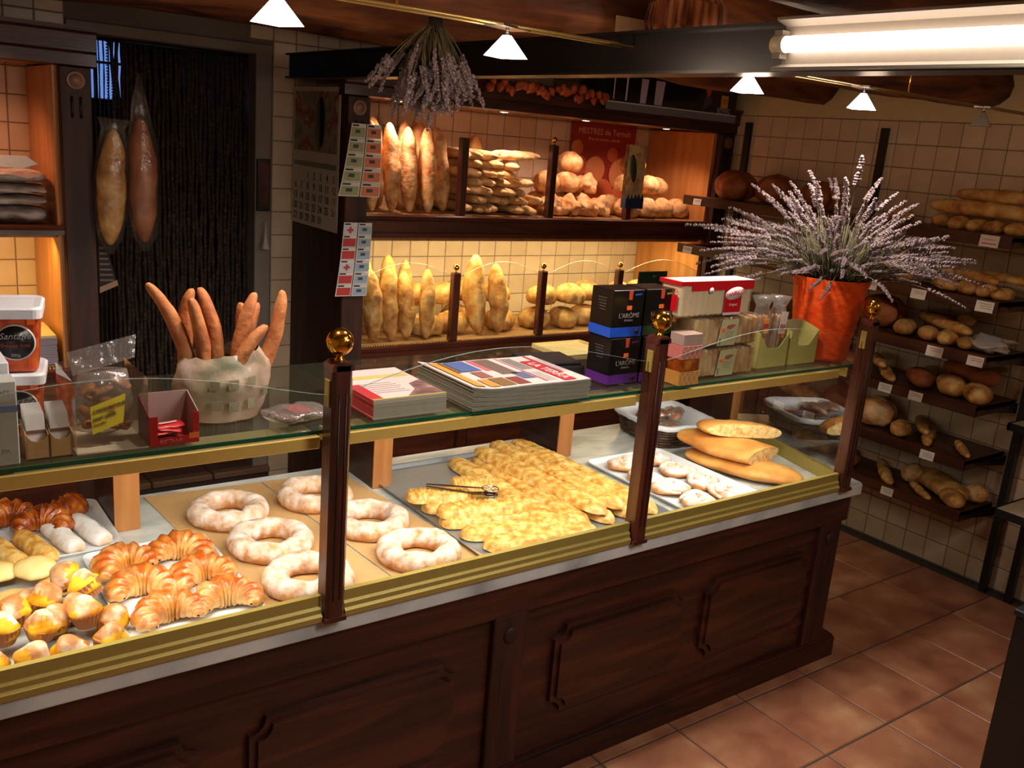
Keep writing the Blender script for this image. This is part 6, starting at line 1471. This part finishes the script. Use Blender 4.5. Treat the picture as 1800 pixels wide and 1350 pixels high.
# plastic bags and a printed bread bag on the rack
pb = thing('printed_bread_bag', 'loaf in an orange and white printed paper bag on the second rack shelf', 'bread bag', (4.32, 2.545, RS['b'] + .002), (0, R(-4), R(5)))
mb = loaf(.17, .15, .2, 71, pe=4, ns=16, nr=18, bump=.1, flat=.9); mb.v = [(v[0] * .8, v[1] * (1 - .25 * v[2] / .2), v[2]) for v in mb.v]
mb.build('bag', noisy('orange_bag_paper', [(.35, 'b8682a'), (.5, 'd08a4a'), (.62, 'dcb896'), (.75, 'd8c8c0')], 7, 3, .5, .2, rnd=False), pb)
mb = MB(); mb.tube([(-.070, -.05 + .1 * k / 10, .10 + .055 * math.sin(math.pi * k / 10)) for k in range(11)], .004, 5); mb.build('brown_arc_print', plain('print_dark_brown', '5a2418', .6), pb)
mb = MB(); mb.tube([(-.073, -.055, .085), (-.073, .04, .10)], .004, 5); mb.build('brown_arc_print', MATS['print_dark_brown'], pb)
mb = MB(); mb.ball((-.052, 0, .08), .04, 14, 8, sc=(.6, 1, 1.1)); mb.build('white_print', plain('print_offwhite', 'cfc0bc', .6), pb)
for i, (y, x, lb) in enumerate([(2.11, 4.38, 'crumpled white plastic bag at the right end of the third rack shelf'), (3.0, 4.36, 'bread in a grey plastic bag on the second rack shelf behind the lavender')]):
    z = RS['B'] if i == 0 else RS['b']
    mb = loaf(.30, .17, .075, 800 + i, pe=2.4, ns=24, nr=20, bump=.35, flat=.8); place(mb.mesh('plastic_bag', MILK if i == 0 else FILM), 'plastic_bag', lb, 'bag', (x, y, z + .002), (0, 0, R(20)))

# ================================================================== stand at the right edge, black cabinet corner in front
st = thing('tiered_stand', 'black metal stand with pale stone tops at the right edge', 'stand', (4.5, 1.8, 0)); so = Vector((4.5, 1.8, 0))
def sp(mb, nm, m): mb.xf(Matrix.Translation(-so)); return mb.build(nm, m, st)
STONE = plain('pale_stone_top', 'a4937a', .4)
for (x0, x1, y0, y1, z) in ((4.06, 4.56, .9, 1.80, .60), (4.44, 4.58, .9, 1.985, .895)):
    sp(MB().cbox(x0 + .012, x1 - .012, y0 + .012, y1 - .012, z - .012, z + .001, .002), 'stone_top', STONE)
    for (a, b, c_, d) in ((x0, x1, y1 - .012, y1), (x0, x1, y0, y0 + .012), (x0, x0 + .012, y0, y1), (x1 - .012, x1, y0, y1)): sp(MB().box(a, b, c_, d, z - .035, z), 'edge_rail', BLACKM)
for (x, y) in ((4.535, 1.97), (4.535, 1.84), (4.535, .95)): sp(MB().box(x - .016, x + .016, y - .016, y + .016, 0, .86), 'leg', BLACKM)
for y in (1.77, .95): sp(MB().box(4.07, 4.535, y - .012, y + .012, .54, .566), 'arm', BLACKM)
bc = thing('black_counter', 'black cabinet whose dark edge fills the lower right corner', 'cabinet', (2.86, .68, 0))
MB().cbox(-.378, .378, -.34, .30, .06, .88, .004).build('body', BLACK, bc); MB().box(-.36, .36, -.32, .28, 0, .06).build('plinth', BLACKM, bc); MB().cbox(-.385, .385, -.345, .305, .88, .90, .003).build('top', BLACKM, bc)
"""end of scene"""
